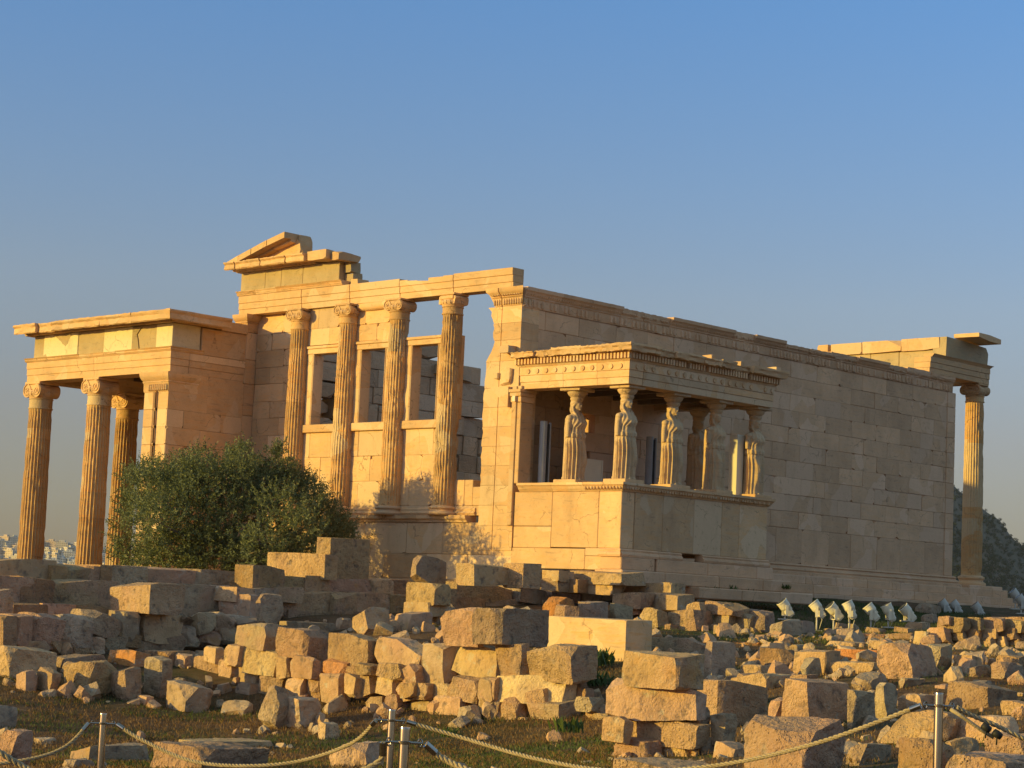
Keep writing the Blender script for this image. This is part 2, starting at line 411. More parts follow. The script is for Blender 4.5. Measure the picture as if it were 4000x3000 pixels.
def ashlar(mb, axis, u0, u1, zs, front, back, Lb, rng, new=.3, clip=None, jit=.006, ch=.012, lo=0., hi=1., skip=None):
    """courses of blocks along an axis; front = plane seen, back = other side"""
    sg = 1 if back > front else -1
    for ci in range(len(zs)-1):
        z0, z1 = zs[ci], zs[ci+1]
        u = u0 + (Lb*.5 if ci % 2 else 0) - Lb*rng.uniform(0, .12) - Lb*.5*(ci % 2 == 0)*0
        edges = [u0]; x = u0 + Lb*(.5 if ci % 2 else 1.0)
        while x < u1 - Lb*.3:
            edges.append(x + rng.uniform(-.09, .09)*Lb); x += Lb
        edges.append(u1)
        for a, b in zip(edges[:-1], edges[1:]):
            aa, bb = a, b
            if clip:
                aa, bb = max(a, clip(z0, z1)[0]), min(b, clip(z0, z1)[1])
                if bb-aa < .08: continue
            if skip and skip(aa, bb, z0, z1): continue
            f = front + sg*abs(rng.gauss(0, jit)); c = blk(rng, new, lo, hi); g = .0025
            cc = ch*rng.choice((.7, 1, 1, 1.4))
            lohi = sorted((f, back))
            if rng.random() < .55 and (bb-aa) > .35:      # a block with broken corners and edges over a set-back core
                u0_, u1_, w0_, w1_ = aa+g, bb-g, z0+g, z1-g; pol = []
                for (cu, cw, du, dw) in ((u0_, w0_, 1, 1), (u1_, w0_, -1, 1), (u1_, w1_, -1, -1), (u0_, w1_, 1, -1)):
                    if rng.random() < .38:
                        e, h = rng.uniform(.03, .20)*min(1, (bb-aa)), rng.uniform(.02, .10)
                        pts = [(cu, cw+dw*h), (cu+du*e*.30, cw+dw*h*rng.uniform(.55, .9)), (cu+du*e*.65, cw+dw*h*rng.uniform(.2, .55)), (cu+du*e, cw)]
                    else: pts = [(cu, cw+dw*.008), (cu+du*.008, cw)]
                    pol += pts if du*dw > 0 else pts[::-1]
                fr, bk = f, f+sg*.045
                mb.prism(pol, 1 if axis == 0 else 0, min(fr, bk), max(fr, bk), c)
                l2 = sorted((f+sg*.044, back)); gg = .001
                if axis == 0: mb.box(aa+gg, bb-gg, l2[0], l2[1], z0+gg, z1-gg, c, .002)
                else: mb.box(l2[0], l2[1], aa+gg, bb-gg, z0+gg, z1-gg, c, .002)
            elif axis == 0: mb.box(aa+g, bb-g, lohi[0], lohi[1], z0+g, z1-g, c, cc)
            else: mb.box(lohi[0], lohi[1], aa+g, bb-g, z0+g, z1-g, c, cc)

def rough_box(mb, x0, x1, y0, y1, z0, z1, col, kind='ashlar', n=8, amp=1.0, seed=None):
    _sd[0] += 3
    P, Fs = rock_verts(((x1-x0)/2, (y1-y0)/2, (z1-z0)/2), kind, seed or _sd[0], n, amp)
    P = P + np.array(((x0+x1)/2, (y0+y1)/2, (z0+z1)/2)); mb.add(P, Fs, col)

# ---- south wall
XA = 20.38
mb = MB()
zs = [.24, 1.24] + [1.24+.484*i for i in range(1, 11)]
ashlar(mb, 0, 0.30, XA-.0, zs[:2], 0.0, .66, 1.32, rg, .12, hi=.7)
ashlar(mb, 0, 0.30, XA, zs[1:], 0.0, .66, 1.30, rg, .32, skip=lambda a, b, z0, z1: b < 3.3 and 1.3 < z0 < 4.3)
part(mb, 'south_wall', 'wall')
mb = MB()
for z0, z1 in zip(zs[:-1], zs[1:]): mb.box(XA-.46, XA+.012, -.022, .30, z0+.003, z1-.003, blk(rg, .2), .012)
part(mb, 'corner_pier', 'wall')
mb = MB()
prof = [(-.02, .245), (-.02, -.10), (.30, -.10), (.30, -.02), (.16, .02), (.19, .06), (.17, .10), (.10, .125), (.075, .16), (.11, .19), (.09, .225), (.03, .24)]
for a, b in ((5.75, 9.1), (9.1, 12.6), (12.6, 16.2), (16.2, XA+.14)):
    mb.sweep(prof, (a+.003, 0), (b-.003, 0), (0, -1), blk(rg, .1), 6, .004, rg)
part(mb, 'wall_base_moulding', 'wall')
# crowning band of the wall, its edge broken
mb = MB(); x = .02
prof0 = [(-.6, 6.085), (.012, 6.085), (.022, 6.10), (.02, 6.32), (.05, 6.345), (.035, 6.37), (.075, 6.40), (.10, 6.45), (.12, 6.475), (.16, 6.50), (.17, 6.585), (-.6, 6.585)]
def damaged(p, lvl):
    return [(min(o, lvl[0]), min(z, lvl[1])) for o, z in p]
while x < XA-.2:
    l = rg.uniform(.9, 1.7); b = min(x+l, XA+.02)
    p = prof0
    if rg.random() < .65 and x > 1.5: p = damaged(prof0, (rg.uniform(.03, .13), 6.585-rg.choice((0, .015, .03, .045, .06))))
    mb.sweep(p, (x+.003, 0), (b-.003, 0), (0, -1), blk(rg, .15, 0, .8), 12, .006 if p is prof0 else .016, rg)
    # carved palmettes and egg pattern
    q = x+.07
    while q < b-.06:
        if rg.random() > .25:
            mb.lathe([(.002, -.10), (.05, -.085), (.042, -.03), (.052, .03), (.02, .09), (.004, .10)], (q, -.016, 6.21), 8, blk(rg, 0, 0, .8))
        if rg.random() > .3:
            mb.lathe([(.004, -.035), (.026, -.01), (.024, .025), (.008, .035)], (q+.0, -.075, 6.43), 7, blk(rg, 0, 0, .8))
            mb.lathe([(.004, -.035), (.026, -.01), (.024, .025), (.008, .035)], (q+.08, -.075, 6.43), 7, blk(rg, 0, 0, .8))
        q += .16
    x = b
part(mb, 'carved_wall_crown', 'wall', sa=40)

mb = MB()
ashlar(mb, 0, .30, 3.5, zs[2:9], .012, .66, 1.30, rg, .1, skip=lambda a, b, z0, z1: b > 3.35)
part(mb, 'porch_back_wall', 'smoke_shade')
# ---- stepped platform along the south side and round the east end
mb = MB()
def step_row(z0, z1, out, Lb):
    x = 4.2
    while x < 22.9+out:
        l = Lb*rg.uniform(.8, 1.25); b = min(x+l, 22.75+out)
        if b-x < .1: break
        mb.box(x+.003, b-.003, -out-rg.uniform(0, .012), 1.2, z0, z1-.002, blk(rg, .3, 0, .8), .018); x = b
step_row(-.34, -.10, .42, 1.5); step_row(-.60, -.34, .66, 1.6); step_row(-.86, -.60, .90, 1.4)
mb.box(20.9, 22.9, -.38, 10.9, -.33, -.0, blk(rg, .2), .02)
mb.box(20.9, 23.1, 1.2, 11.4, -.6, -.34, blk(rg, .2), .02); mb.box(20.9, 23.35, 1.2, 11.6, -.86, -.61, blk(rg, .2), .02)
part(mb, 'stepped_platform', 'wall')
mb = MB(); x = 5.0
while x < 25:
    l = rg.uniform(.7, 1.5); rough_box(mb, x, x+l-.02, -1.06-rg.uniform(0, .06), .3, -1.5, -.862-rg.uniform(0, .03), blk(rg, .05, 0, .5), 'block', 5); x += l
part(mb, 'foundation_course', 'greystone', sa=35)

# ---- columns
def flutes(mb, z0, z1, r0, r1, seed, nf=24, wear=.012, notch=()):
    rng = random.Random(seed); off = Vector((seed*3.7 % 40, seed*1.3 % 17, 0))
    per = 6; seg = nf*per; nz = 46; V = []
    drums = sorted(rng.uniform(.12, .92) for _ in range(4))
    for i in range(nz+1):
        t = i/nz; z = z0+(z1-z0)*t; rr = r0+(r1-r0)*(t**1.25)
        jo = min(abs(t-d) for d in drums)
        for k in range(seg):
            a = 2*math.pi*k/seg; ph = (k % per)/per
            ed = min(1, min(t, 1-t)/.018)
            fl = math.sqrt(max(0, 1-(2*ph-1)**2))*.115*rr*ed*.85
            q = Vector((math.cos(a)*rr, math.sin(a)*rr, z))
            e = max(0, fbm(q*1.0+off, 2.4, 3)-.18)*wear*6 + max(0, fbm(q+off*2, 7, 2))*wear
            if ph == 0: e += max(0, fbm(q+off*3, 4.0, 2)+.1)*wear*1.6
            if jo < .6/nz: e += .006
            r = rr-fl*(1-min(1, e*10)*.45)-e
            V.append((r*math.cos(a), r*math.sin(a), z))
    Fs = [[i*seg+k, i*seg+(k+1) % seg, (i+1)*seg+(k+1) % seg, (i+1)*seg+k] for i in range(nz) for k in range(seg)]
    b0 = mb.n; mb.add(V, Fs, (0, .5, 0))
    for i in range(nz):
        dr = sum(1 for d in drums if i/nz > d); rr_ = random.Random(seed*10+dr); c = blk(rr_, .12, 0, 1)
        for k in range(seg): mb.c[len(mb.c)-nz*seg+i*seg+k] = c
def spiral(mb, cy, cz, x, R0, hand, col, turns=2.2, th=.016):
    pts = []; rad = []
    for i in range(int(turns*16)+1):
        a = i/16*2*math.pi; r = R0*math.exp(-a*.145)
        pts.append((x, cy+hand*r*math.sin(a), cz+r*math.cos(a))); rad.append(th*(r/R0)**.6)
    mb.tube(pts, rad, 6, col)
def ionic_cap(r, h, seed, worn=False):
    """volutes face west and east; local origin at the capital's underside"""
    rng = random.Random(seed); mb = MB(); c = blk(rng, .1)
    W = r*2.62; D = r*2.05; R0 = h*.40; zc = h*.46
    ab = .16*h
    mb.box(-D/2, D/2, -r*1.1, r*1.1, h-ab, h-.002, c, .012)                        # abacus
    mb.box(-D/2*.94, D/2*.94, -W/2+R0*.8, W/2-R0*.8, h*.52, h-ab-.003, c, .02)       # channel between the volutes
    mb.lathe([(r*.98, 0), (r*1.06, h*.10), (r*1.20, h*.24), (r*1.22, h*.34), (r*1.05, h*.5)], (0, 0, 0), 28, c)
    for s in (-1, 1):
        if worn and s == rng.choice((-1, 1)):
            P, Fs = rock_verts((D*.45, R0*.7, R0*.8), 'rough', seed, 7); mb.add(P+np.array((0, s*(W/2-R0*.8), zc)), Fs, c); continue
        pr = [(R0*.25, -D/2), (R0, -D/2), (R0*1.02, -D/2+.05), (R0*.72, -D*.12), (R0*.66, 0), (R0*.72, D*.12), (R0*1.02, D/2-.05), (R0, D/2), (R0*.25, D/2)]
        mb.lathe(pr, (0, s*(W/2-R0), zc), 22, c, True, 0)
        for xs in (-1, 1): spiral(mb, s*(W/2-R0), zc, xs*(D/2+.006), R0*.94, s, c, th=R0*.13)
        for xs in (-1, 1): mb.lathe([(.001, -.02), (R0*.16, -.012), (R0*.16, .012), (.001, .02)], (xs*(D/2+.012), s*(W/2-R0), zc), 8, c, True, 0)
    n = 18
    for k in range(n):
        a = 2*math.pi*(k+.5)/n
        mb.lathe([(.003, -.05*h/.36), (r*.085, 0), (.004, .06*h/.36)], (r*1.19*math.cos(a), r*1.19*math.sin(a), h*.28), 6, c)
    return mb
def base_mb(r, h, seed):
    c = blk(random.Random(seed), .1); mb = MB()
    R1 = r*1.36
    mb.lathe([(R1*.95, 0), (R1, h*.10), (R1*1.01, h*.2), (R1*.97, h*.32), (R1*.86, h*.36), (R1*.81, h*.5), (R1*.83, h*.60), (R1*.88, h*.64), (R1*.92, h*.74), (R1*.9, h*.88), (R1*.80, h*.93), (r*1.02, h)], (0, 0, 0), 40, c)
    return mb
def column(x, y, z0, z1, r0, r1, hc, hb, seed, worn=False, neck=.0, wear=.012, label=None):
    mb = MB(); flutes(mb, hb, z1-z0-hc-neck, r0, r1, seed, wear=wear)
    if neck:
        c = blk(random.Random(seed+1), .2)
        mb.lathe([(r1*1.04, z1-z0-hc-neck-.005), (r1*1.06, z1-z0-hc-neck+.02), (r1*.99, z1-z0-hc-neck+.04), (r1*.99, z1-z0-hc-.03), (r1*1.07, z1-z0-hc-.015), (r1*1.04, z1-z0-hc)], (0, 0, 0), 32, c)
    o = mb.build('column', M['shaft'], temple, (x, y, z0), 30)
    ionic_cap(r1, hc, seed+2, worn).build('capital', M['marble'], o, (0, 0, z1-z0-hc), 35)
    if hb > .05: base_mb(r0, hb, seed+3).build('base', M['marble'], o, (0, 0, 0), 35)
    return o
WC = [2.50, 4.486, 6.472, 8.458]
for i, y in enumerate(WC):
    column(.06, y, .872, H, .315, .270, .345, .235, 31+i*9, worn=(i == 0), neck=(.20, .22, .20, .24)[i], wear=(.020, .018, .014, .007)[i])
column(22.18, .36, 0.0, H, .345, .300, .40, .33, 77, neck=.20, wear=.008)
for k in (1, 2): column(22.18, .36+2.113*k, 0.0, H, .345, .300, .40, .33, 80+k, neck=.2)
NX, NY1, NY2, NZ = -2.29, 14.39, 17.34, 4.655
for k, (x, y) in enumerate(((NX, NY2), (NX, NY1), (NX+3.15, NY2), (NX+6.3, NY2), (NX+9.45, NY2), (NX+9.45, NY1))):
    column(x, y, -3.25, NZ, .405, .345, .50, .36, 101+k*11, neck=.30, wear=.010)

# ---- west front: wall, ledge, windows
mb = MB()
ashlar(mb, 1, .0, 10.69, [-3.2, -2.5, -1.9, -1.3, -.75, -.12, .69], .02, .7, 1.55, rg, .2)
part(mb, 'west_basement_wall')
mb = MB()
pl = [(-.3, .695), (.02, .695), (.04, .74), (.10, .78), (.11, .868), (-.3, .868)]
for a, b in ((1.55, 3.3), (3.3, 5.2), (5.2, 7.4), (7.4, 10.68)): mb.sweep(pl, (0, a+.003), (0, b-.003), (-1, 0), blk(rg, .1), 5, .005, rg)
part(mb, 'ledge')
WX = .14
mb = MB()
for (y0, y1) in ((2.60, 4.40), (4.58, 6.38), (6.57, 8.37)):
    ashlar(mb, 1, y0, y1, [.87, 1.12, 1.78, 2.45, 3.13], WX, .44, .90, rg, .25)
    if y0 > 3: ashlar(mb, 1, y0, y1, [5.56, 6.02, 6.57], WX, .44, .85, rg, .25)
ashlar(mb, 1, 8.55, 10.7, [.87, 1.12, 1.78, 2.45, 3.13, 3.62, 4.1, 4.6, 5.08, 5.56, 6.04, 6.58], .36, .80, .95, rg, .25)
ashlar(mb, 1, 1.56, 2.42, [.87, 1.12, 1.78], WX, .44, .7, rg, .3); ashlar(mb, 1, 1.17, 1.55, [.87, 1.12, 1.60], WX-.02, .44, .7, rg, .3)
mp_ = [(-.2, .872), (.05, .872), (.09, .93), (.05, .98), (.06, 1.03), (0, 1.10), (-.2, 1.10)]
mb.sweep(mp_, (WX, 1.4), (WX, 8.5), (-1, 0), blk(rg, 0), 10, .004, rg); mb.sweep(mp_, (.36, 8.6), (.36, 10.6), (-1, 0), blk(rg, 0), 3, .004, rg)
part(mb, 'west_wall')
for (a, b, top, lo_, hi_) in ((3.06, 4.00, 5.335, 2.40, 4.30), (5.06, 5.96, 5.33, 4.68, 6.28), (6.97, 7.90, 5.31, 6.66, 8.26)):
    mb = MB(); c = blk(rg, .5); x = WX
    mb.box(x-.025, .42, b, b+.27, 3.352, top, c, .012); mb.box(x-.015, .42, a-.27, a, 3.352, top, blk(rg, .5), .012)
    mb.box(x-.04, .42, a-.30, b+.30, top+.002, top+.145, c, .012); mb.box(x-.07, .42, a-.32, b+.32, top+.147, top+.222, c, .012)
    mb.box(x+.01, .40, b+.272, hi_+.06, 3.352, top+.2, blk(rg, .1), .01); mb.box(x+.01, .40, lo_-.06, a-.272, 3.352, top+.2, blk(rg, .1), .01)
    for q in (a-.05, b+.028): mb.box(x-.035, .5, q, q+.022, 3.36, top-.02, c, .006)
    wn = part(mb, 'window')
    mb = MB(); mb.box(x-.09, .42, a-.40, b+.34, 3.133, 3.35, blk(rg, .4), .015); mb.build('sill', M['marble'], wn)

# corner piers of the west front
mb = MB(); c = blk(rg, 0)
left = [(1.18, .61), (1.19, 1.2), (1.16, 1.77), (1.20, 2.3), (1.17, 2.94), (1.21, 3.5), (1.17, 4.11), (1.16, 4.74), (1.04, 4.95), (.93, 5.1), (.90, 5.27), (.95, 5.38), (.99, 5.45), (.94, 5.62), (.98, 5.8), (1.05, 5.9), (1.02, 6.05), (.90, 6.12)]
zz = [.0, .61, 1.12, 1.62, 2.11, 2.6, 3.09, 3.58, 4.07, 4.74, 5.27, 5.70, 6.13]
def lefty(z):
    for (y0, z0), (y1, z1) in zip(left[:-1], left[1:]):
        if z0 <= z <= z1: return y0+(y1-y0)*(z-z0)/(z1-z0)
    return 1.18
for z0, z1 in zip(zz[:-1], zz[1:]):
    c = blk(rg, .25); f = rg.uniform(0, .006)
    mb.prism([(.0, z0+.003), (.665, z0+.003), (.665, z1-.003), (.0, z1-.003)], 0, f, .65, c)
    ks = [z0+.003+(z1-z0-.006)*k/4 for k in range(5)]
    pol = [(.692, ks[0])] + [(lefty(k)+rg.uniform(-.02, .02), k) for k in ks] + [(.692, ks[-1])]
    mb.prism(pol, 0, f+.004, .62, c)
mb.box(.03, .6, .66, .70, .01, 6.12, c, .002)
pier = part(mb, 'corner_pier')
mb = MB(); cp = [(-.3, 6.134), (0.005, 6.134), (.02, 6.17), (.03, 6.33), (.07, 6.36), (.05, 6.385), (.10, 6.42), (.14, 6.46), (.17, 6.50), (.18, 6.584), (-.3, 6.584)]
mb.sweep(cp, (0, -.0), (0, .66), (-1, 0), blk(rg, .0), 4, .003, rg, m0=1.0)
mb.sweep([(o, z) for o, z in cp], (0, .70), (0, .93), (-1, 0), blk(rg, 0), 2, .003, rg, m1=1.1)
mb.prism([(.70, 6.134), (.93, 6.134), (1.20, 6.5), (1.22, 6.584), (.70, 6.584)], 0, .02, .55, blk(rg, 0))
for q in np.arange(.02, .98, .082):
    if .62 < q < .72: continue
    for (z, s) in ((6.24, 1.0), (6.43, .55)):
        mb.lathe([(.003, -.085*s), (.032, -.06*s), (.028, 0), (.034, .03*s), (.004, .085*s)], (-.028-(.055 if s < 1 else 0), q, z), 7, blk(rg, 0, 0, .5))
for q in np.arange(.05, .30, .08): mb.lathe([(.003, -.085), (.032, -.06), (.028, 0), (.034, .03), (.004, .085)], (q, -.028, 6.24), 7, blk(rg, 0, 0, .5))
mb.build('capital', M['marble'], pier, smooth_angle=40)
mb = MB(); z = -.0
for z0, z1 in zip((-.1, 1.0, 1.9, 2.9, 3.7, 4.6, 5.3), (1.0, 1.9, 2.9, 3.7, 4.6, 5.3, 6.08)):
    mb.box(.0, .46, 10.73, 11.18, z0+.003, z1-.003, blk(rg, .1), .02)
pier2 = part(mb, 'corner_pier')
mb = MB(); mb.sweep(cp, (0, 10.72), (0, 11.2), (-1, 0), blk(rg, 0), 3, .003, rg, m0=1)
mb.sweep(cp, (0, 10.72), (.46, 10.72), (0, -1), blk(rg, 0), 3, .003, rg, m0=1)
for q in np.arange(10.76, 11.15, .082): mb.lathe([(.003, -.085), (.032, -.06), (.028, 0), (.034, .03), (.004, .085)], (-.03, q, 6.25), 7, blk(rg, 0, 0, .5))
mb.box(.0, .46, 10.73, 11.19, 6.09, 6.58, blk(rg, 0), .01); mb.build('capital', M['marble'], pier2, smooth_angle=40)

# ---- west architrave: three bands, blocks meeting over the columns, then frieze and cornice
mb = MB()
for (a, b, top, bot, pc) in ((.37, 2.49, 7.115, H, 0), (2.50, 4.49, 7.10, H, 1), (4.50, 6.46, 7.14, H, 2), (6.47, 8.45, 7.14, H, 3), (8.46, 11.2, 7.14, H, 4)):
    c = blk(rg, .12, .3, 1)
    zb = [bot, bot+.165, bot+.345, top]
    for k in range(3):
        o = .020*(2-k)
        if k == 2 and pc in (1,):
            q = a+.004; dz = 0
            for l, tz in ((.35, -.015), (.55, -.03), (.42, -.10), (.37, -.06), (.30, -.02)):
                e = min(q+l, b-.004); mb.prism([(q, zb[k]), (e, zb[k]), (e, zb[3]+tz*.7), (q, zb[3]+tz)], 0, o, .62, c); q = e
        else: mb.box(o, .42 if pc == 0 else .62, a+.004, b-.004, zb[k], zb[k+1]-.0025, c, .008)
mb.lathe([(.11, 4.56), (.13, 4.7), (.14, 5.2), (.13, 5.8), (.115, 6.1)], (.20, 0, H-.07), 18, blk(rg, .0), True, 1) if False else None
part(mb, 'architrave')
mb = MB(); mb.tube([(.12, y, H-.085+.01*math.sin(y*3)) for y in np.linspace(4.55, 6.15, 8)], [.10, .12, .125, .12, .125, .12, .115, .10], 14, blk(rg, .4, .7, 1))
part(mb, 'repair_beam')
mb = MB(); cr = [(-.4, 7.145), (.01, 7.145), (.03, 7.18), (.05, 7.20), (.03, 7.215), (.07, 7.25), (.10, 7.275), (-.4, 7.275)]
for a, b in ((6.75, 8.9), (8.9, 9.5), (9.5, 10.4), (10.4, 11.25)): mb.sweep(cr if a < 9 else damaged(cr, (.08, 7.27)), (0, a+.003), (0, b-.003), (-1, 0), blk(rg, .3), 5, .006, rg)
part(mb, 'architrave_crown')
mb = MB()
for a, b in ((6.98, 8.5), (8.5, 9.42), (9.42, 10.12), (10.12, 11.2)): mb.box(.06, .5, a+.003, b-.003, 7.28, 7.83, (0.1, rg.uniform(.3, 1), rg.random()), .01)
rough_box(mb, .25, .62, 6.62, 6.97, 7.15, 7.52, blk(rg, 0), 'block'); rough_box(mb, .22, .6, 6.7, 6.97, 7.53, 7.84, blk(rg, 0), 'block')
part(mb, 'frieze', 'frieze')
mb = MB()
for a, b, o in ((10.9, 11.36, .50), (10.35, 10.89, .48), (9.8, 10.34, .50), (9.3, 9.79, .47), (8.7, 9.29, .51), (7.94, 8.69, .48)):
    mb.sweep([(-.45, 7.835), (.05, 7.835), (.08, 7.89), (o-.12, 7.88), (o-.03, 7.84), (o, 7.87), (o-.01, 7.98), (o+.04, 8.03), (o+.03, 8.06), (-.45, 8.07)], (.04, a+.004), (.04, b-.004), (-1, 0), blk(rg, .0), 8, .014, rg)
rough_box(mb, -.40, .50, 7.05, 7.93, 7.84, 8.10, blk(rg, 0), 'block', 12); rough_box(mb, -.28, .50, 6.55, 7.04, 7.80, 8.03, blk(rg, 0, 0, .4), 'rough', 10)
part(mb, 'cornice', sa=30)
mb = MB()
ax = [(11.30, 8.06), (10.75, 8.23), (10.2, 8.38), (9.55, 8.56), (8.80, 8.73)]
for (ya, za), (yb, zb) in zip(ax[:-1], ax[1:]):
    th = .17; o = -.44+rg.uniform(-.05, .03); dz = rg.uniform(-.012, .012)
    V = [(x, y, z+dz) for x in (o, .46) for (y, z) in ((ya, za-.05 if ya > 11.2 else za-th), (ya, za), (yb+.01, zb), (yb+.01, zb-th))]
    mb.add(V, [[0, 1, 2, 3][::-1], [4, 5, 6, 7], [0, 1, 5, 4], [1, 2, 6, 5], [2, 3, 7, 6], [3, 0, 4, 7]], blk(rg, 0))
    V = [(x, y, z) for x in (-.18, .44) for (y, z) in ((ya, za-th-.05), (ya, za-th+.01), (yb+.01, zb-th+.01), (yb+.01, zb-th-.07))]
    mb.add(V, [[0, 1, 2, 3][::-1], [4, 5, 6, 7], [0, 1, 5, 4], [1, 2, 6, 5], [2, 3, 7, 6], [3, 0, 4, 7]], blk(rg, 0))
mb.prism([(10.9, 8.075), (10.7, 8.12), (8.80, 8.60), (8.66, 8.5), (8.62, 8.3), (8.66, 8.075)], 0, .02, .42, blk(rg, .2))
rough_box(mb, .03, .46, 8.58, 9.0, 8.08, 8.72, blk(rg, 0), 'rough', 11)
part(mb, 'pediment', sa=30)
mb = MB(); rough_box(mb, .1, .5, 6.25, 6.55, 7.145, 7.30, blk(rg, 0), 'block'); 
part(mb, 'loose_block', sa=35)

# ---- inner north wall seen through the windows, ruined top
mb = MB()
tops = [(0, 6.5), (7.4, 6.5), (8.3, 6.1), (9.0, 6.02), (9.4, 5.6), (9.6, 5.0), (12, 3.2), (16, 2.4)]
def topz(x):
    for (a, za), (b, zb) in zip(tops[:-1], tops[1:]):
        if a <= x <= b: return za+(zb-za)*(x-a)/(b-a)
    return 2.2
z = -2.8
while z < 6.4:
    h = rg.choice((.42, .5, .55, .6)); x = .7 + rg.uniform(0, .6)
    while x < 20:
        l = rg.uniform(.6, 1.5)
        if z+h*.6 < topz(x+l/2):
            if rg.random() < .55: rough_box(mb, x, x+l-.02, 10.46+rg.uniform(-.05, .14), 11.2, z, z+h-.015, blk(rg, .25), rg.choice(('block', 'rough', 'ashlar')), 7)
            else: mb.box(x, x+l-.012, 10.46+rg.uniform(0, .05), 11.2, z, z+h-.008, blk(rg, .4), .02)
        x += l
    z += h
rough_box(mb, 7.2, 9.0, 10.15, 11.0, 5.62, 6.05, blk(rg, 0), 'rough', 9)
part(mb, 'ruined_north_wall', 'greystone', sa=35)

# ---- east end: entablature corner
mb = MB(); c = blk(rg, .2)
for k, (z0, z1) in enumerate(((H, 6.75), (6.753, 6.93), (6.933, 7.10))): mb.box(18.86+rg.uniform(0, .06), 22.50, -.02*k+.03, .6, z0, z1, c, .008)
mb.sweep([(-.3, 7.103), (.0, 7.103), (.03, 7.14), (.05, 7.16), (.09, 7.20), (-.3, 7.20)], (18.95, .0), (22.5, .0), (0, -1), c, 6, .004, rg, m1=1)
for k, (z0, z1) in enumerate(((H, 6.75), (6.753, 6.93), (6.933, 7.20))): mb.box(21.85, 22.5+.02*k, .61, 10.9, z0, z1, c, .008)
part(mb, 'east_architrave')
mb = MB()
V0 = [(19.86, 7.205), (22.42, 7.205), (22.46, 7.60), (22.32, 7.78), (21.0, 7.84), (19.90, 7.86)]
mb.prism([(x, z) for x, z in V0], 1, .06, .55, (0.05, .5, .2))
y = .56
for l in (1.3, 1.1, 1.2, .8): mb.box(19.95, 20.6, y+.003, y+l-.003, 6.3, 7.46, (.05, rg.uniform(.4, 1), rg.random()), .02); y += l
part(mb, 'east_frieze', 'frieze')
mb = MB(); y = .30
for l in (1.45, 1.5, 1.3, .5): rough_box(mb, 19.85, 20.7, y, y+l-.015, 7.465, 7.86-.02*rg.random(), blk(rg, .3), 'block', 8, .7); y += l
rough_box(mb, 20.75, 22.22, -.60, .4, 7.86, 8.06, blk(rg, .1), 'block', 9, .7)
part(mb, 'east_cornice', sa=35)

# ---- north porch: ceiling, entablature, pier and flank wall
NF = -2.64; NYS = 10.71; NYE = 17.70; NT = 5.23
mb = MB()
for k, (z0, z1) in enumerate(((NZ, 4.845), (4.847, 5.035), (5.037, 5.23))):
    o = .02*(2-k)
    mb.box(NF+o, NF+.66, NYS+o, 14.3, z0, z1, (rg.uniform(0, .3), .75, .3), .006); mb.box(NF+o, NF+.66, 14.305, NYE, z0, z1, (rg.uniform(0, .3), .6, .6), .006)
    mb.box(NF+.67, 8.2, NYE-.66, NYE, z0, z1, blk(rg, .1), .006); mb.box(NF+.67, -.0, NYS+o, NYS+.6, z0, z1, blk(rg, .1), .006)
crn = [(-.3, 5.233), (.01, 5.233), (.03, 5.26), (.05, 5.28), (.04, 5.30), (.09, 5.345), (-.3, 5.345)]
mb.sweep(crn, (NF, NYS), (NF, 13.2), (-1, 0), blk(rg, .1), 6, .004, rg, m0=1); mb.sweep(damaged(crn, (.06, 5.335)), (NF, 13.21), (NF, 15.0), (-1, 0), blk(rg, .3), 5, .008, rg)
mb.sweep(crn, (NF, 15.01), (NF, NYE+.05), (-1, 0), blk(rg, .1), 5, .006, rg)
mb.sweep(crn, (NF, NYS), (NF+1.1, NYS), (0, -1), blk(rg, .1), 3, .003, rg, m0=1)
part(mb, 'porch_architrave')
mb = MB(); new, old = .95, .05
for a, b, k in ((10.78, 11.52, new), (11.52, 12.62, old), (12.62, 13.98, new), (13.98, 15.25, old), (15.25, 16.98, new), (16.98, 17.5, old)):
    mb.box(NF+.07+(.02 if k == old else 0), NF+.6, a+.003, b-.003, 5.35, 6.02, (k, rg.uniform(.4, .8), rg.random()), .01)
mb.prism([(12.28, 5.36), (12.62, 5.36), (12.62, 5.98), (12.22, 5.98), (12.42, 5.78), (12.36, 5.66)], 0, NF+.06, NF+.2, (old, .0, .2))
mb.box(NF+.08, -1.6, NYS+.07, NYS+.5, 5.35, 6.02, (.95, .45, .4), .01)
part(mb, 'porch_frieze', 'frieze')
mb = MB()
cor = lambda o: [(-.8, 6.03), (.06, 6.03), (.09, 6.10), (o-.1, 6.07), (o-.03, 6.02), (o, 6.05), (o-.01, 6.19), (o+.04, 6.25), (o+.04, 6.30), (-.8, 6.30)]
for a, b, o in ((NYS, 12.0, .46), (12.0, 13.5, .46), (13.5, 14.75, .46), (14.75, 15.9, .44), (15.9, 16.7, .34), (16.7, 17.80, .46)):
    mb.sweep(cor(o), (NF, a+.003), (NF, b-.003), (-1, 0), blk(rg, .1), 12, .018, rg, m0=1 if a == NYS else 0)
mb.sweep(cor(.46), (NF, NYS), (-.95, NYS), (0, -1), blk(rg, .1), 6, .008, rg, m0=1)
mb.box(NF+.7, 8.4, NYS+.75, 18.1, 6.04, 6.28, blk(rg, .1), .02); mb.box(NF+.5, 8.3, NYE-.7, NYE, 5.35, 6.03, blk(rg, .1), .02)
part(mb, 'porch_cornice', sa=35)
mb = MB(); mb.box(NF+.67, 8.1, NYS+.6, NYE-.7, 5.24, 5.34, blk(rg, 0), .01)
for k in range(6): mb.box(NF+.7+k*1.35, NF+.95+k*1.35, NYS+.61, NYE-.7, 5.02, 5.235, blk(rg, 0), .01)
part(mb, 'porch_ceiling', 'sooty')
mb = MB(); zz = [-3.2+.487*i for i in range(16)]
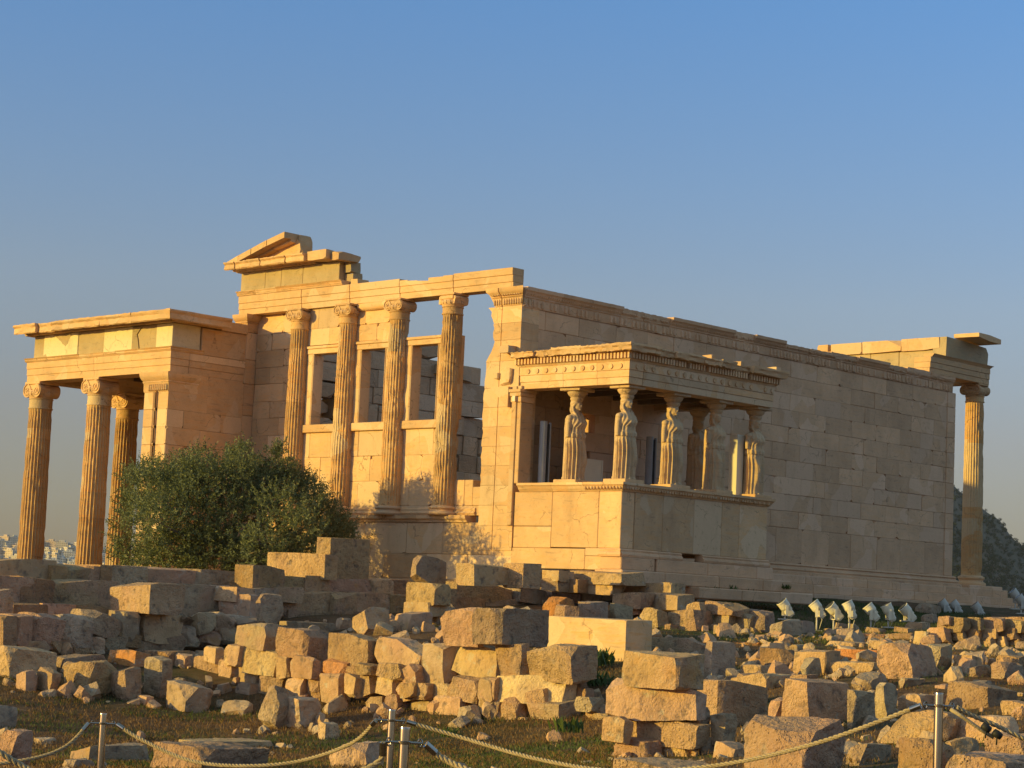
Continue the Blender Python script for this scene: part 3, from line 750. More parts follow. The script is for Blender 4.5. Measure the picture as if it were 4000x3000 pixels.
ashlar(mb, 0, NF+.0, -.003, zz[:-1]+[4.652], NYS, NYS+.6, 1.25, rg, .15, lo=.3)
mb.box(-1.58, -.003, NYS+.02, NYS+.6, 5.24, 6.0, blk(rg, 0), .012); ashlar(mb, 0, -.94, -.004, [6.003, 6.28], NYS-.04, NYS+.6, 1.0, rg, .1)
mb.box(NF+1.1, -.75, NYS+.01, NYS+.6, 5.24, 5.99, blk(rg, 0), .012) if False else None
part(mb, 'porch_flank_wall')
mb = MB()
for z0, z1 in zip(zz[:-1], zz[1:]):
    mb.box(NF-.012, NF+.55, NYS+.605, 11.18, z0+.003, z1-.003, blk(rg, .1), .012); mb.box(NF-.012, NF+.55, 11.20, 11.78, z0+.003, z1-.003, blk(rg, .1), .012)
mb.box(NF+.03, NF+.5, 11.17, 11.21, -3.2, 4.0, blk(rg, 0), .003)
pp = part(mb, 'porch_pier')
mb = MB(); cq = [(o*.8, 4.105+(z-6.134)*1.19) for o, z in cp]
mb.sweep(cq, (NF-.01, NYS-.0), (NF-.01, 11.8), (-1, 0), blk(rg, .0), 5, .006, rg, m0=1, m1=.6); mb.sweep(cq, (NF, NYS), (NF+1.0, NYS), (0, -1), blk(rg, .0), 4, .004, rg, m0=1)
for q in np.arange(10.76, 11.75, .085):
    if rg.random() < .75: mb.lathe([(.003, -.10), (.036, -.07), (.030, 0), (.036, .04), (.004, .10)], (NF-.045, q, 4.22), 7, blk(rg, 0, 0, .5))
mb.build('capital', M['marble'], pp, smooth_angle=40)

# ---- porch of the maidens: podium, floor, entablature
PX, PY = 5.80, -3.50
mb = MB()
def wface(y0, y1, z0, z1, new=.2, x=.02): mb.box(x+rg.uniform(0, .006), .5, y0+.003, y1-.003, z0+.003, z1-.003, blk(rg, new, .3), .012)
wface(-3.49, -2.78, .10, 1.45); wface(-2.78, -1.28, .10, 1.45); wface(-1.28, -.02, .61, 1.45); wface(-1.28, -.02, .08, .605)
wface(-.0, .62, .0, .61); wface(-3.49, -2.9, -.09, .10); wface(-2.9, -2.4, -.09, .10); wface(-2.4, -.0, -.42, .08)
wface(-.02, .62, -.45, .0); wface(-3.49, -2.4, -.42, -.09, .1)
x = .51
for l in (1.05, 1.2, 1.12, .72, 1.18): mb.box(x+.003, x+l-.003, PY+rg.uniform(0, .005), PY+.5, .10, 1.45, blk(rg, .15), .014); x += l
mb.box(PX-.5, PX, PY+.505, -.01, .10, 1.45, blk(rg, .1), .014)
podium = part(mb, 'podium', 'marble')
mb = MB()
bp = [(-.2, .10), (.01, .10), (.05, .07), (.035, .03), (.07, .0), (.08, -.04), (.06, -.09), (-.2, -.09)]
for a, b in ((0, 1.4), (1.4, 2.3), (3.1, 5.86)): mb.sweep(bp, (a+.003, PY), (b-.003, PY), (0, -1), blk(rg, .1), 4, .004, rg)
mb.sweep(bp, (.02, PY), (.02, PY+.6), (-1, 0), blk(rg, .1), 2, .004, rg, m0=1)
for a, b in ((.0, 1.25), (1.32, 3.3), (3.3, 5.3), (5.3, 6.0)): mb.box(a, b-.004, PY-.07, PY+.6, -.40, -.093, blk(rg, .1), .02)
for a, b in ((-.3, 1.3), (1.3, 3.4), (3.4, 5.2), (5.2, 6.4)): mb.box(a, b-.004, PY-.36, PY+.5, -.70, -.404, blk(rg, .2), .025)
for a, b in ((2.3, 4.0), (4.0, 5.6), (5.6, 7.0)): mb.box(a, b-.004, PY-.62, PY+.3, -.98, -.704, blk(rg, .2), .025)
mb.build('podium_base', M['wall'], podium)
mb = MB()
mp = [(-.45, 1.452), (.005, 1.452), (.03, 1.49), (.06, 1.51), (.08, 1.56), (.11, 1.59), (.13, 1.60), (.13, 1.66), (-.45, 1.66)]
for a, b in ((PY, -2.35), (-2.35, -1.3), (-1.3, -.18)): mb.sweep(mp, (.02, a+.002), (.02, b-.002), (-1, 0), blk(rg, .1), 6, .005, rg, m0=1 if a == PY else 0)
for a, b in ((.02, 2.0), (2.0, 4.1), (4.1, PX)): mb.sweep(mp, (a+.002, PY), (b-.002, PY), (0, -1), blk(rg, .1), 6, .005, rg, m0=1 if a < 1 else 0, m1=1 if b == PX else 0)
mb.sweep(mp, (PX, PY), (PX, 0), (1, 0), blk(rg, .1), 6, .004, rg, m0=1)
egg = [(.003, -.045), (.030, -.025), (.034, .01), (.02, .045), (.004, .05)]
for y in np.arange(-3.5, -2.35, .10): mb.lathe(egg, (-.055, y, 1.53), 7, blk(rg, 0, 0, .4))
for x in np.arange(.1, 5.8, .10):
    if rg.random() < .8: mb.lathe(egg, (x, PY-.075, 1.53), 7, blk(rg, 0, 0, .4))
mb.build('podium_moulding', M['marble'], podium, smooth_angle=35)
mb = MB(); mb.box(.47, PX-.3, PY+.46, -.01, 1.3, 1.61, blk(rg, 0), .01); mb.build('porch_floor', M['marble'], podium)
mb = MB(); mb.box(-.02, .42, -.14, -.003, 1.66, 3.68, blk(rg, 0), .012); mb.box(-.05, .03, .003, .16, .62, 4.08, blk(rg, 0), .012)
for k, (z0, z1) in enumerate(((3.68, 3.82), (3.82, 3.92), (3.92, 4.0))): mb.box(-.06-.03*k, .45+.02*k, -.16-.015*k, .20+.05*k, z0+.002, z1, blk(rg, 0), .01)
mb.box(-.02, .40, -.13, -.003, 4.005, 4.09, blk(rg, 0), .01)
part(mb, 'porch_wall_pier')
mb = MB()
fa = [(0, 4.005, 4.17), (.018, 4.173, 4.34), (.036, 4.343, 4.545)]
EY = PY-.04
for o, z0, z1 in fa:
    for a, b in ((EY, -2.55), (-2.55, -1.45), (-1.45, -.0)): mb.box(.05-o, .55, a-(o if a == EY else 0), b-.003, z0, z1, (rg.uniform(0, .4), .8, a), .006)
    for a, b in ((.56, 1.9), (1.9, 3.75), (3.75, PX)): mb.box(a, b-.003, EY-o, EY+.5, z0, z1, blk(rg, .15), .006)
    mb.box(PX-.5, PX+o, EY+.505, -.003, z0, z1, blk(rg, .15), .006)
for y in np.arange(-3.3, -.2, .30): mb.lathe([(.001, -.03), (.062, -.026), (.066, 0), (.06, .01)], (.013, y, 4.435), 16, blk(rg, 0, .3, .9), False, 0)
for x in np.arange(.3, 5.7, .30):
    if rg.random() < .75: mb.lathe([(.06, -.01), (.066, .0), (.062, .026), (.001, .03)], (x, EY-.036-.02, 4.435), 16, blk(rg, 0, .2, .7), False, 1)
ent = part(mb, 'maiden_porch_architrave', sa=30)
mb = MB()
mb.sweep([(-.3, 4.548), (.04, 4.548), (.06, 4.575), (.09, 4.60), (-.3, 4.60)], (.05, EY), (.05, 0.05), (-1, 0), blk(rg, .1), 8, .003, rg, m0=1)
mb.sweep([(-.3, 4.548), (.04, 4.548), (.06, 4.575), (.09, 4.60), (-.3, 4.60)], (.05, EY), (PX, EY), (0, -1), blk(rg, .1), 8, .003, rg, m0=1, m1=1)
mb.box(.03, PX+.03, EY-.02, 0, 4.602, 4.75, blk(rg, 0, 0, .3), .005)
y = EY-.10
while y < .05: mb.box(-.085, .03, y, y+.062, 4.605, 4.745, blk(rg, 0, .3, 1), .005); y += .108
x = .03
while x < PX+.08:
    if rg.random() < .93: mb.box(x, x+.062, EY-.135, EY-.02, 4.605, 4.745, blk(rg, 0, .3, 1), .005)
    x += .108
mb.build('dentils', M['marble'], ent)
mb = MB()
gc = lambda o, t=0: [(-.6, 4.75), (.10, 4.75), (.15, 4.79), (o-.02, 4.765), (o, 4.79), (o, 4.86), (o+.03, 4.90), (o+.02, 4.955-t), (-.6, 4.975-t)]
for a, b, o, t in ((EY, -2.9, .26, 0), (-2.9, -2.2, .25, .01), (-2.2, -1.25, .25, .0), (-1.25, -.65, .2, .04), (-.65, .10, .27, .08)): mb.sweep(gc(o, t), (.05, a+.002), (.05, b-.002), (-1, 0), blk(rg, .0), 12, .020, rg, m0=1 if a == EY else 0)
for a, b, o, t in ((.05, .9, .26, 0), (.9, 1.5, .2, .02), (1.5, 2.6, .26, .01), (2.6, 3.3, .26, .03), (3.3, 3.9, .25, 0), (3.9, 4.6, .12, .06), (4.6, PX, .26, 0)): mb.sweep(gc(o, t), (a+.002, EY), (b-.002, EY), (0, -1), blk(rg, .05), 9, .020, rg, m0=1 if a < .1 else 0, m1=1 if b == PX else 0)
mb.sweep(gc(.24), (PX, EY), (PX, 0), (1, 0), blk(rg, .05), 6, .01, rg, m0=1)
mb.box(.5, PX-.4, EY+.5, -.003, 4.76, 4.94, blk(rg, 0), .02)
for x, s in ((3.05, .12), (4.25, .09), (5.75, .13), (1.05, .06)): rough_box(mb, x, x+s*1.6, EY-.12, EY+.2, 4.90, 4.97+s*.7, blk(rg, .2), 'block', 5)
rough_box(mb, -.30, .02, .12, .46, 4.90, 5.09, blk(rg, 0), 'block', 6)
mb.build('porch_cornice', M['marble'], ent, smooth_angle=35)
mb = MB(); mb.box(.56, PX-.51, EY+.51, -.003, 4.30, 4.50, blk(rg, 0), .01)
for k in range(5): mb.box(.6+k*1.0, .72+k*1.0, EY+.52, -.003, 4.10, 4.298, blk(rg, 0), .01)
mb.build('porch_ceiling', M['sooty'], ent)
mb = MB(); c = blk(rg, 0)                                        # rough corbel block left of the porch
mb.prism([(.30, 3.60), (.85, 4.07), (.22, 4.07), (.22, 3.55)], 0, -.13, .0, c); rough_box(mb, -.10, .2, .20, .62, 4.12, 4.56, c, 'rough', 8); mb.box(-.12, .05, .62, .76, 4.28, 4.44, c, .02)
part(mb, 'broken_corbel', sa=35)

# ================================================================== STATUES (maidens of the porch)
def statue_mesh(mirror):
    """draped standing woman, faces -Y, 1.98 m; rings from feet to crown, arms and braids joined in one surface"""
    sg = -1 if mirror else 1
    rings = [  # z, cx, cy, rx, ry
        (0.00, .00, .0, .235, .20), (.03, .00, .0, .245, .215), (.10, .0, .0, .235, .205), (.35, .0, -.005, .225, .200), (.55, .0, -.01, .222, .195),
        (.75, .0, -.01, .228, .190), (.92, .0, .0, .238, .185), (1.02, .0, .0, .232, .175), (1.10, .0, .0, .235, .180), (1.17, .0, .0, .218, .165), (1.24, .0, -.005, .210, .165),
        (1.33, .0, -.02, .222, .180), (1.42, .0, -.015, .238, .175), (1.50, .0, .0, .240, .150), (1.55, .0, .01, .215, .125), (1.585, .0, .015, .15, .10), (1.61, .0, .015, .090, .085)]
    zs_ = np.array([r[0] for r in rings]); prm = np.array([r[1:] for r in rings])
    seg = 128; nz = 110; V = []
    for i in range(nz+1):
        z = 1.61*i/nz; cx, cy, rx, ry = [np.interp(z, zs_, prm[:, k]) for k in range(4)]
        for k in range(seg):
            a = 2*math.pi*k/seg; ca, sa = math.cos(a), math.sin(a); p = 2.4
            n = (abs(ca)**p+abs(sa)**p)**(-1/p); x = ca*n*rx; y = sa*n*ry
            front = max(0, -sa); side = sg*ca
            # bent knee pushes through on one side
            kn = math.exp(-((z-.55)/.28)**2)*math.exp(-((side-.45)/.35)**2)*front; y -= .085*kn
            fold = 0
            if z < 1.02:                                   # skirt: deep flute folds over the standing leg, smooth over the free leg
                st = min(1, (1.04-z)*5)*(1-.85*min(1, math.exp(-((side-.5)/.42)**2)*front*1.5*(z < .95)))
                fold = st*.036*(1-2*abs(math.sin(a*8.5+.35*math.sin(z*3+a*2)+z*.4))) + st*.008*math.sin(a*31+z*2)
                fold += .012*math.exp(-((side-.45)/.3)**2)*front*math.sin(z*16+a*5)
            elif z < 1.24:                                 # overfold hem
                fold = .013*math.sin(a*13+z*4) + .018*(1 if z < 1.12+.02*math.sin(a*7) else 0)
            else:
                fold = .010*math.sin(a*15+6*math.sin(z*7)) * (1 if z < 1.5 else .3)
                bx = math.exp(-((ca*.9-.38)/.22)**2)+math.exp(-((ca*.9+.38)/.22)**2)
                y -= .042*bx*front*math.exp(-((z-1.37)/.075)**2)
            l = math.hypot(x, y) or 1
            V.append((cx+x*(1+fold/l), cy+y*(1+fold/l), z))
    Fs = [[i*seg+k, i*seg+(k+1) % seg, (i+1)*seg+(k+1) % seg, (i+1)*seg+k] for i in range(nz) for k in range(seg)] + [list(range(seg))[::-1], [nz*seg+k for k in range(seg)]]
    mb = MB(); mb.add(V, Fs)
    def blob(c, r, n=24):
        pr = [(max(.002, math.sin(math.pi*i/n)), -math.cos(math.pi*i/n)) for i in range(n+1)]
        b = mb.n; t = MB().lathe(pr, (0, 0, 0), 24); mb.add(t.v[0]*np.array(r)+np.array(c), t.f)
    mb.tube([(0, .015, 1.55), (0, .01, 1.62), (0, -.004, 1.72)], [.085, .072, .07], 20)         # neck
    blob((0, -.015, 1.80), (.092, .112, .135)); blob((0, -.05, 1.755), (.062, .075, .075))         # skull, jaw
    blob((0, .03, 1.825), (.120, .125, .115)); blob((0, .10, 1.72), (.085, .07, .13))              # hair mass, knot behind the neck
    mb.tube([(0, -.118, 1.835), (0, -.138, 1.79), (0, -.128, 1.775)], [.012, .018, .014], 8)       # nose
    blob((0, -.116, 1.745), (.026, .016, .010)); blob((0, -.108, 1.705), (.030, .026, .022))       # lips, chin
    for s in (-1, 1):
        blob((s*.038, -.108, 1.812), (.020, .010, .010)); mb.tube([(s*.012, -.120, 1.832), (s*.05, -.112, 1.838), (s*.075, -.085, 1.825)], [.010, .011, .008], 8)  # eye, brow
        blob((s*.098, .0, 1.79), (.016, .024, .036))                                              # ear
        mb.tube([(s*.09, -.03, 1.84), (s*.105, .02, 1.76), (s*.11, .0, 1.66), (s*.115, -.08, 1.58), (s*.112, -.125, 1.51)], [.03, .032, .028, .024, .016], 10)  # braids over the shoulders
        # upper arms, broken off above the elbow on one side, at the elbow on the other
        e = 1.14 if s == sg else 1.02
        mb.tube([(s*.18, .01, 1.50), (s*.228, .01, 1.46), (s*.252, .012, 1.34), (s*.256, .012, e+.05), (s*.256, .012, e)], [.06, .064, .058, .050, .045], 16)
        blob((s*.225, .01, 1.485), (.085, .085, .075))
        mb.tube([(s*.07, -.17, .0), (s*.075, -.25, .015)], [.05, .035], 10)                        # feet under the hem
    mb.tube([(-.1, .17, 1.5), (-.05, .2, 1.25), (0, .205, .9), (0, .215, .3), (0, .20, .02)], [.05, .07, .09, .09, .10], 12)   # mantle behind
    blob((0, .0, 1.93), (.135, .138, .06)); blob((0, .02, 1.86), (.135, .132, .085))
    me = mb.mesh('maiden_raw'); o = bpy.data.objects.new('maiden_raw', me); COL.objects.link(o)
    rm = o.modifiers.new('r', 'REMESH'); rm.mode = 'VOXEL'; rm.voxel_size = .0125
    dg = bpy.context.evaluated_depsgraph_get(); dg.update()
    out = bpy.data.meshes.new_from_object(o.evaluated_get(dg)); bpy.data.objects.remove(o)
    out.polygons.foreach_set('use_smooth', np.ones(len(out.polygons), bool))
    a = out.attributes.new('blk', 'FLOAT_COLOR', 'FACE'); cc = np.tile(np.array((0.0, .55, .3, 1), np.float32), len(out.polygons)); a.data.foreach_set('color', cc)
    out.materials.append(M['statue']); out.name = 'maiden_figure'; out.update(); return out
FIG = [statue_mesh(False), statue_mesh(True)]
def capital_mb(seed):
    mb = MB(); c = (0, .5, seed*.13 % 1)
    mb.lathe([(.150, -.03), (.165, .0), (.168, .05), (.150, .06), (.172, .085), (.230, .17), (.245, .215), (.24, .25)], (0, 0, 0), 32, c)
    for k in range(16):
        a = 2*math.pi*k/16; mb.lathe([(.003, -.05), (.026, -.01), (.024, .03), (.004, .05)], (.198*math.cos(a), .198*math.sin(a), .165), 6, c)
    mb.box(-.31, .31, -.31, .31, .252, .352, c, .014); return mb
MD = [  # x, y, mirror, turn, label
    (.47, -1.55, 0, 4, 'stone maiden statue leftmost on the sunlit parapet, before the pale board'),
    (.48, -3.15, 0, 0, 'weathered stone maiden statue standing at the sunlit corner of the porch'),
    (2.24, -3.15, 0, -4, 'stone maiden statue next right of the corner maiden, head in gold light'),
    (3.96, -3.15, 1, 3, 'stone maiden statue on the front just left of the lit yellow casing'),
    (5.60, -3.15, 1, 0, 'stone maiden statue at the far right corner of the porch'),
    (5.35, -1.50, 1, 0, 'dark maiden statue in the back row, half hidden behind a front maiden')]
for i, (x, y, mi, tn, lab) in enumerate(MD):
    st = empty('maiden_statue', (x, y, 1.66), lab, 'statue', 'stone maidens carrying the porch roof'); st.rotation_euler.z = R(tn)
    f = bpy.data.objects.new('figure', FIG[mi]); COL.objects.link(f); f.parent = st; f.location = (0, 0, .09); f.scale = (1.10, 1.10, 1.018)
    cp_ = capital_mb(i).build('capital', M['statue'], st, (0, 0, 2.072), 35); cp_.scale = (1, 1, .785)
    mb = MB(); mb.box(-.36, .36, -.34, .36, .003, .095, (0.1, .6, .2+i*.1), .014); mb.build('plinth', M['marble'], st)

# things stored in the porch
M['steel'] = mat_simple('painted_steel', (.30, .31, .32), (.36, .36, .37), 4, .45, .05)
M['dark'] = mat_simple('dark_gap', (.03, .03, .03), (.05, .05, .05), 4, .6, 0)
M['board'] = mat_simple('cream_board', (.62, .58, .46), (.70, .64, .50), 2, .7, .05)
for k, (x, y, lab) in enumerate(((.60, -.36, 'grey steel support pipe with a dark slot standing at the left end of the porch'), (4.28, -.75, 'grey steel support pipe with a dark slot standing in the middle of the porch'))):
    t = empty('support_pipe', (x, y, 1.61), lab, 'pipe', 'steel supports inside the porch')
    h = 1.64 if k == 0 else 1.58
    mb = MB(); mb.tube([(0, 0, 0), (0, 0, h)], .095, 20); mb.tube([(.19, -.04, 0), (.19, -.04, h-.02)], .035, 12); mb.build('tube', M['steel'], t, smooth_angle=40)
    mb = MB(); mb.box(.10, .158, -.07, .06, .01, h-.06, ch=.004); mb.build('slot', M['dark'], t)
mb = MB(); mb.box(-.62, .62, -.02, .02, 0, .80, ch=.004); mb.box(-.62, -.57, -.034, -.022, 0, .80, ch=.003); mb.box(.57, .62, -.034, -.022, 0, .80, ch=.003)
o = mb.build('info_board', M['board'], None, (1.75, -.80, 1.61)); tag(o, 'low pale board on the porch floor behind the left maiden', 'board')
mb = MB(); mb.box(-.13, .13, -.13, .13, .05, 1.66, ch=.006); mb.box(-.15, .15, -.15, .15, -.0, .049, ch=.004)
o = mb.build('tall_casing', M['board'], None, (5.22, -2.86, 1.612)); tag(o, 'tall pale yellow boxed casing lit by the sun between two maidens', 'casing')
mb = MB(); mb.box(-.012, 0, -.05, .05, -.07, .07, ch=.002); o = mb.build('small_plate', M['board'], None, (-.125, .02, 3.76)); tag(o, 'small white plate fixed to the pier beside the porch', 'plate')

# ================================================================== GROUND
A_ = np.array([math.sin(YAW), math.cos(YAW)]); B_ = np.array([math.cos(YAW), -math.sin(YAW)])
GP = [(0, 3000, 22), (1000, 3000, 22.5), (2000, 3000, 22.5), (3000, 3000, 19), (4000, 3000, 17), (300, 2712, 35), (900, 2745, 35.8), (1500, 2815, 33.0), (2200, 2870, 30.2), (2600, 2985, 22),
      (3300, 2850, 25), (3900, 2800, 24), (100, 2545, 38.5), (500, 2550, 40), (850, 2550, 41.5), (1400, 2490, 39), (2000, 2490, 40), (2350, 2640, 35), (2650, 2620, 35), (3000, 2500, 42), (3050, 2610, 35),
      (3300, 2650, 30.5), (3900, 2690, 29), (3850, 2560, 37), (3300, 2490, 45), (2000, 2405, 46), (1500, 2410, 46), (1250, 2400, 45),
      (3200, 2338, 59.2), (3650, 2355, 63), (2800, 2335, 56.5), (3100, 2462, 48.3), (3300, 2466, 48.4), (3520, 2458, 49), (3850, 2420, 57), (2750, 2400, 50)]
gp = np.array([at(*g) for g in GP])
for (ax_, bx_, z_) in ((0, 0, -3.2), (0, -25, -3.4), (0, 25, -2.6), (12, -12, -3.3), (12, 12, -2.7), (45, -45, -3.4), (45, 40, -1.4), (75, 35, -1.1), (-30, 0, -3.4), (80, 0, -1.2), (60, 60, -1.2), (25, -25, -3.5), (25, 30, -2.3)):
    q = CAM[:2]+A_*ax_+B_*bx_; gp = np.vstack([gp, [q[0], q[1], z_]])
def _tps(P):
    n = len(P); D = np.linalg.norm(P[:, None, :2]-P[None, :, :2], axis=2); K = np.where(D > 0, D**2*np.log(D+1e-9), 0)+np.eye(n)*.6
    Q = np.hstack([np.ones((n, 1)), P[:, :2]]); Mx = np.block([[K, Q], [Q.T, np.zeros((3, 3))]])
    return np.linalg.solve(Mx, np.concatenate([P[:, 2], [0, 0, 0]]))
_w = _tps(gp)
def ground_z(x, y):
    X = np.atleast_1d(np.asarray(x, float)); Y = np.atleast_1d(np.asarray(y, float)); P = np.stack([X, Y], 1)
    D = np.linalg.norm(P[:, None, :]-gp[None, :, :2], axis=2)
    z = (np.where(D > 0, D**2*np.log(D+1e-9), 0)@_w[:-3]) + _w[-3]+P@_w[-2:]
    z = np.clip(z, -3.7, -.7)
    # the sunken court west of the temple, behind the terrace wall
    a = (P-CAM[:2])@A_; b = (P-CAM[:2])@B_
    court = (Y > 1.6) & (X < 1.0) & (a > 40)
    z = np.where(court, -3.28, z)
    # the rock falls away at the edge of the hill
    r = np.hypot(X+5, Y-0); e = np.clip((r-62)/50, 0, 1); z = z*(1-e)+(-75)*e
    return z if np.ndim(x) else float(z[0])
def gz(x, y): return float(ground_z([x], [y])[0])
def mat_ground():
    mt, t, b = newmat('dry_ground'); co, _ = coords(t, False)
    n1 = noi(t, co, .35, 5, .6); n2 = noi(t, co, 3.5, 6, .65); n3 = noi(t, co, 30, 4, .7)
    c = ramp(t, n2, [(.3, (.10, .055, .030)), (.55, (.20, .115, .060)), (.75, (.28, .19, .11))])
    g = ramp(t, n1, [(.48, 0), (.60, .75)]); c = mixc(t, g, c, ramp(t, n3, [(.3, (.035, .045, .018)), (.7, (.10, .11, .04))]))
    c = mixc(t, ramp(t, n3, [(.62, 0), (.72, .6)]), c, (.32, .26, .19))
    L(t, c, b.inputs['Base Color']); b.inputs['Roughness'].default_value = 1
    bump(t, b, math_(t, 'ADD', n2, n3), 1.0, .08); return mt
M['ground'] = mat_ground()
xs = np.concatenate([np.arange(-140, -45, 5), np.arange(-45, 32, .55), np.arange(32, 140, 5)]); ys = np.concatenate([np.arange(-140, -42, 5), np.arange(-42, 32, .55), np.arange(32, 140, 5)])
XX, YY = np.meshgrid(xs, ys); ZZ = ground_z(XX.ravel(), YY.ravel())
for i in range(len(ZZ)):
    if abs(XX.flat[i]) < 46 and abs(YY.flat[i]) < 46: ZZ[i] += .05*noise.noise(Vector((XX.flat[i]*.8, YY.flat[i]*.8, 0)))+.02*noise.noise(Vector((XX.flat[i]*3, YY.flat[i]*3, 5)))
nx_, ny_ = len(xs), len(ys)
mb = MB(); mb.add(np.stack([XX.ravel(), YY.ravel(), ZZ], 1), [[j*nx_+i, j*nx_+i+1, (j+1)*nx_+i+1, (j+1)*nx_+i] for j in range(ny_-1) for i in range(nx_-1)], smooth=True)
o = mb.build('ground', M['ground']); o['kind'] = 'structure'; o['label'] = 'dry rocky hilltop ground with patchy grass'

# ================================================================== STONES
ANG = 0.0
def solve_d(px_, py_, d0):
    """depth at which the ray of a picture position meets the ground"""
    ds = np.arange(max(15, d0-9), d0+9, .15); P = np.array([at(px_, py_, d) for d in ds]); g = P[:, 2]-ground_z(P[:, 0], P[:, 1]); k = np.where(g < 0)[0]
    return float(ds[k[0]]) if len(k) and k[0] > 0 else d0
def stone(x0, y0, x1, y1, d, s=.5, kind='rough', col='t', label=None, parent=None, sink=0.0, n=None, name='stone_block', cat='stone block', group=None, rz=None, tilt=(0, 0), dep=None, amp=1.0, grow=1.03):
    """a block whose outline spans a 4000x3000 picture box at depth d; s = share of the width taken by its west face"""
    wpx, hpx = (x1-x0)*d/F*grow, (y1-y0)*d/F*grow
    ly = max(.10, s*wpx/.725); lx = max(.10, (1-s)*wpx/.689)
    mn = .42*min(wpx, 1.0) if dep is None else dep
    lx = max(lx, mn) if s > .5 or dep is None else lx; ly = max(ly, mn)
    over = (lx*.689+ly*.725)-wpx                       # keep the seen left edge where it is
    c = at((x0+x1)/2, (y0+y1)/2, d+.30*(lx+ly)*.5)
    if over > 0:
        v = np.array((0, .5*(ly-s*wpx/.725), 0)) if s < .5 else np.array((.5*(lx-(1-s)*wpx/.689), 0, 0)); c = c+v - RT*float(v@RT)*.5
    h = hpx+sink
    if tilt == (0, 0) and kind in ('rough', 'boulder'): rt_ = random.Random(int(x0*3+y1)); tilt = (rt_.uniform(-.07, .07), rt_.uniform(-.07, .07))
    rng = random.Random(int(x0*7+y0*13))
    a = rng.uniform(-.06, .06) if rz is None else R(rz)
    nn = n or (18 if max(wpx, hpx)*F/d > 260 else 13 if max(wpx, hpx)*F/d > 110 else 8)
    o = rock(name, (c[0], c[1], c[2]-sink/2), (lx, ly, h), a, kind, col, parent, nn, tilt, amp)
    if label: tag(o, label, cat, group)
    return o
def Z(f, ox, oy): return lambda a, b, c, d_: (ox+a/f, oy+b/f, ox+c/f, oy+d_/f)
z1 = Z(2.212, 0, 2050); z2 = Z(2.212, 0, 2450); z3 = Z(2.765, 900, 2050); z4 = Z(2.212, 900, 2400); z5 = Z(2.212, 1600, 2100); z6 = Z(2.212, 1700, 2500); z7 = Z(1.4747, 2500, 2250); z8 = Z(1.3825, 2400, 2550); z9 = Z(2.212, 3000, 2250)

# left terrace: three stepped courses of large squared blocks
tw = empty('terrace_wall', tuple(at(500, 2300, 49)), 'long stepped wall of big squared grey brown blocks below the olive tree', 'wall')
def east_d(px_, d0=50.0, p0=1700): return d0/(1-1.052*(px_-p0)/F)      # walls running east
def north_d(px_, d0, p0): return d0/(1+.95*(px_-p0)/F)                 # walls running north-south
def wp(p, box, d, s=.12, kind='block', col='t', sink=.0, **k):
    cx_ = (box[0]+box[2])/2
    if p.name.startswith(('terrace', 'retaining')): d = east_d(cx_)+(d-49.5); k.setdefault('rz', random.Random(int(cx_)).uniform(-1.2, 1.2)); k.setdefault('grow', 1.07)
    elif p.name.startswith('dry'): d = north_d(cx_, d-.3, 1600); k.setdefault('grow', 1.12)
    if p.name.startswith(('rubble', 'stone_pier')): k.setdefault('grow', 1.10)
    o = stone(*box, d, s, kind, col, None, p, sink, name='stone', **k); o.location = Vector(o.location)-p.location; return o
for b, c in (((-60, 300, 395, 462), 't'), ((395, 345, 520, 470), 'b'), ((520, 350, 705, 472), 't'), ((705, 352, 800, 490), 'p'), ((800, 352, 905, 488), 'b'), ((905, 362, 1180, 502), 'g'), ((1180, 376, 1640, 524), 'p'), ((1640, 395, 1910, 534), 'g'), ((1910, 405, 2070, 545), 't')):
    wp(tw, z1(*b), 49.5, .03, 'block', c, .15, dep=.9)
for b, c in (((420, 560, 760, 700), 't'), ((750, 556, 1000, 716), 'y'), ((1000, 574, 1485, 742), 'p'), ((1485, 585, 1690, 752), 't'), ((1690, 596, 1955, 760), 'b')):
    wp(tw, z3(*b), 48.3, .03, 'block', c, .1, dep=.8)
for b, c in (((-60, 455, 255, 672), 'p'), ((150, 458, 392, 660), 'b'), ((388, 482, 962, 704), 't'), ((1300, 520, 1900, 765), 'g')):
    wp(tw, z1(*b), 48.3, .03, 'block', c, .1, dep=.8)
for b, c in (((90, 680, 332, 760), 'b'), ((330, 686, 590, 752), 'p'), ((588, 696, 962, 752), 'g')):
    wp(tw, z1(*b), 47.7, .03, 'block', c, .1, dep=.7)
for b, c in (((0, 680, 195, 790), 'p'), ((200, 684, 440, 780), 'g'), ((440, 676, 720, 790), 't'), ((560, 725, 1320, 950), 'p'), ((1080, 740, 1320, 940), 't'), ((1300, 742, 1665, 945), 'p'), ((600, 935, 1145, 1060), 't'), ((1100, 940, 1400, 1040), 'b'), ((1690, 760, 1930, 945), 'b')):
    wp(tw, z3(*b), 47.6, .03, 'block', c, .1, dep=.7)
for b, c in (((355, 402, 900, 528), 't'), ((895, 420, 1168, 540), 'g'), ((1165, 445, 1425, 562), 'p'), ((1420, 460, 1745, 568), 't'), ((350, 520, 610, 612), 'b'), ((600, 530, 1090, 640), 'g'), ((1085, 545, 1300, 640), 't')):
    wp(tw, z5(*b), 47.4, .03, 'block', c, .1, dep=.9)

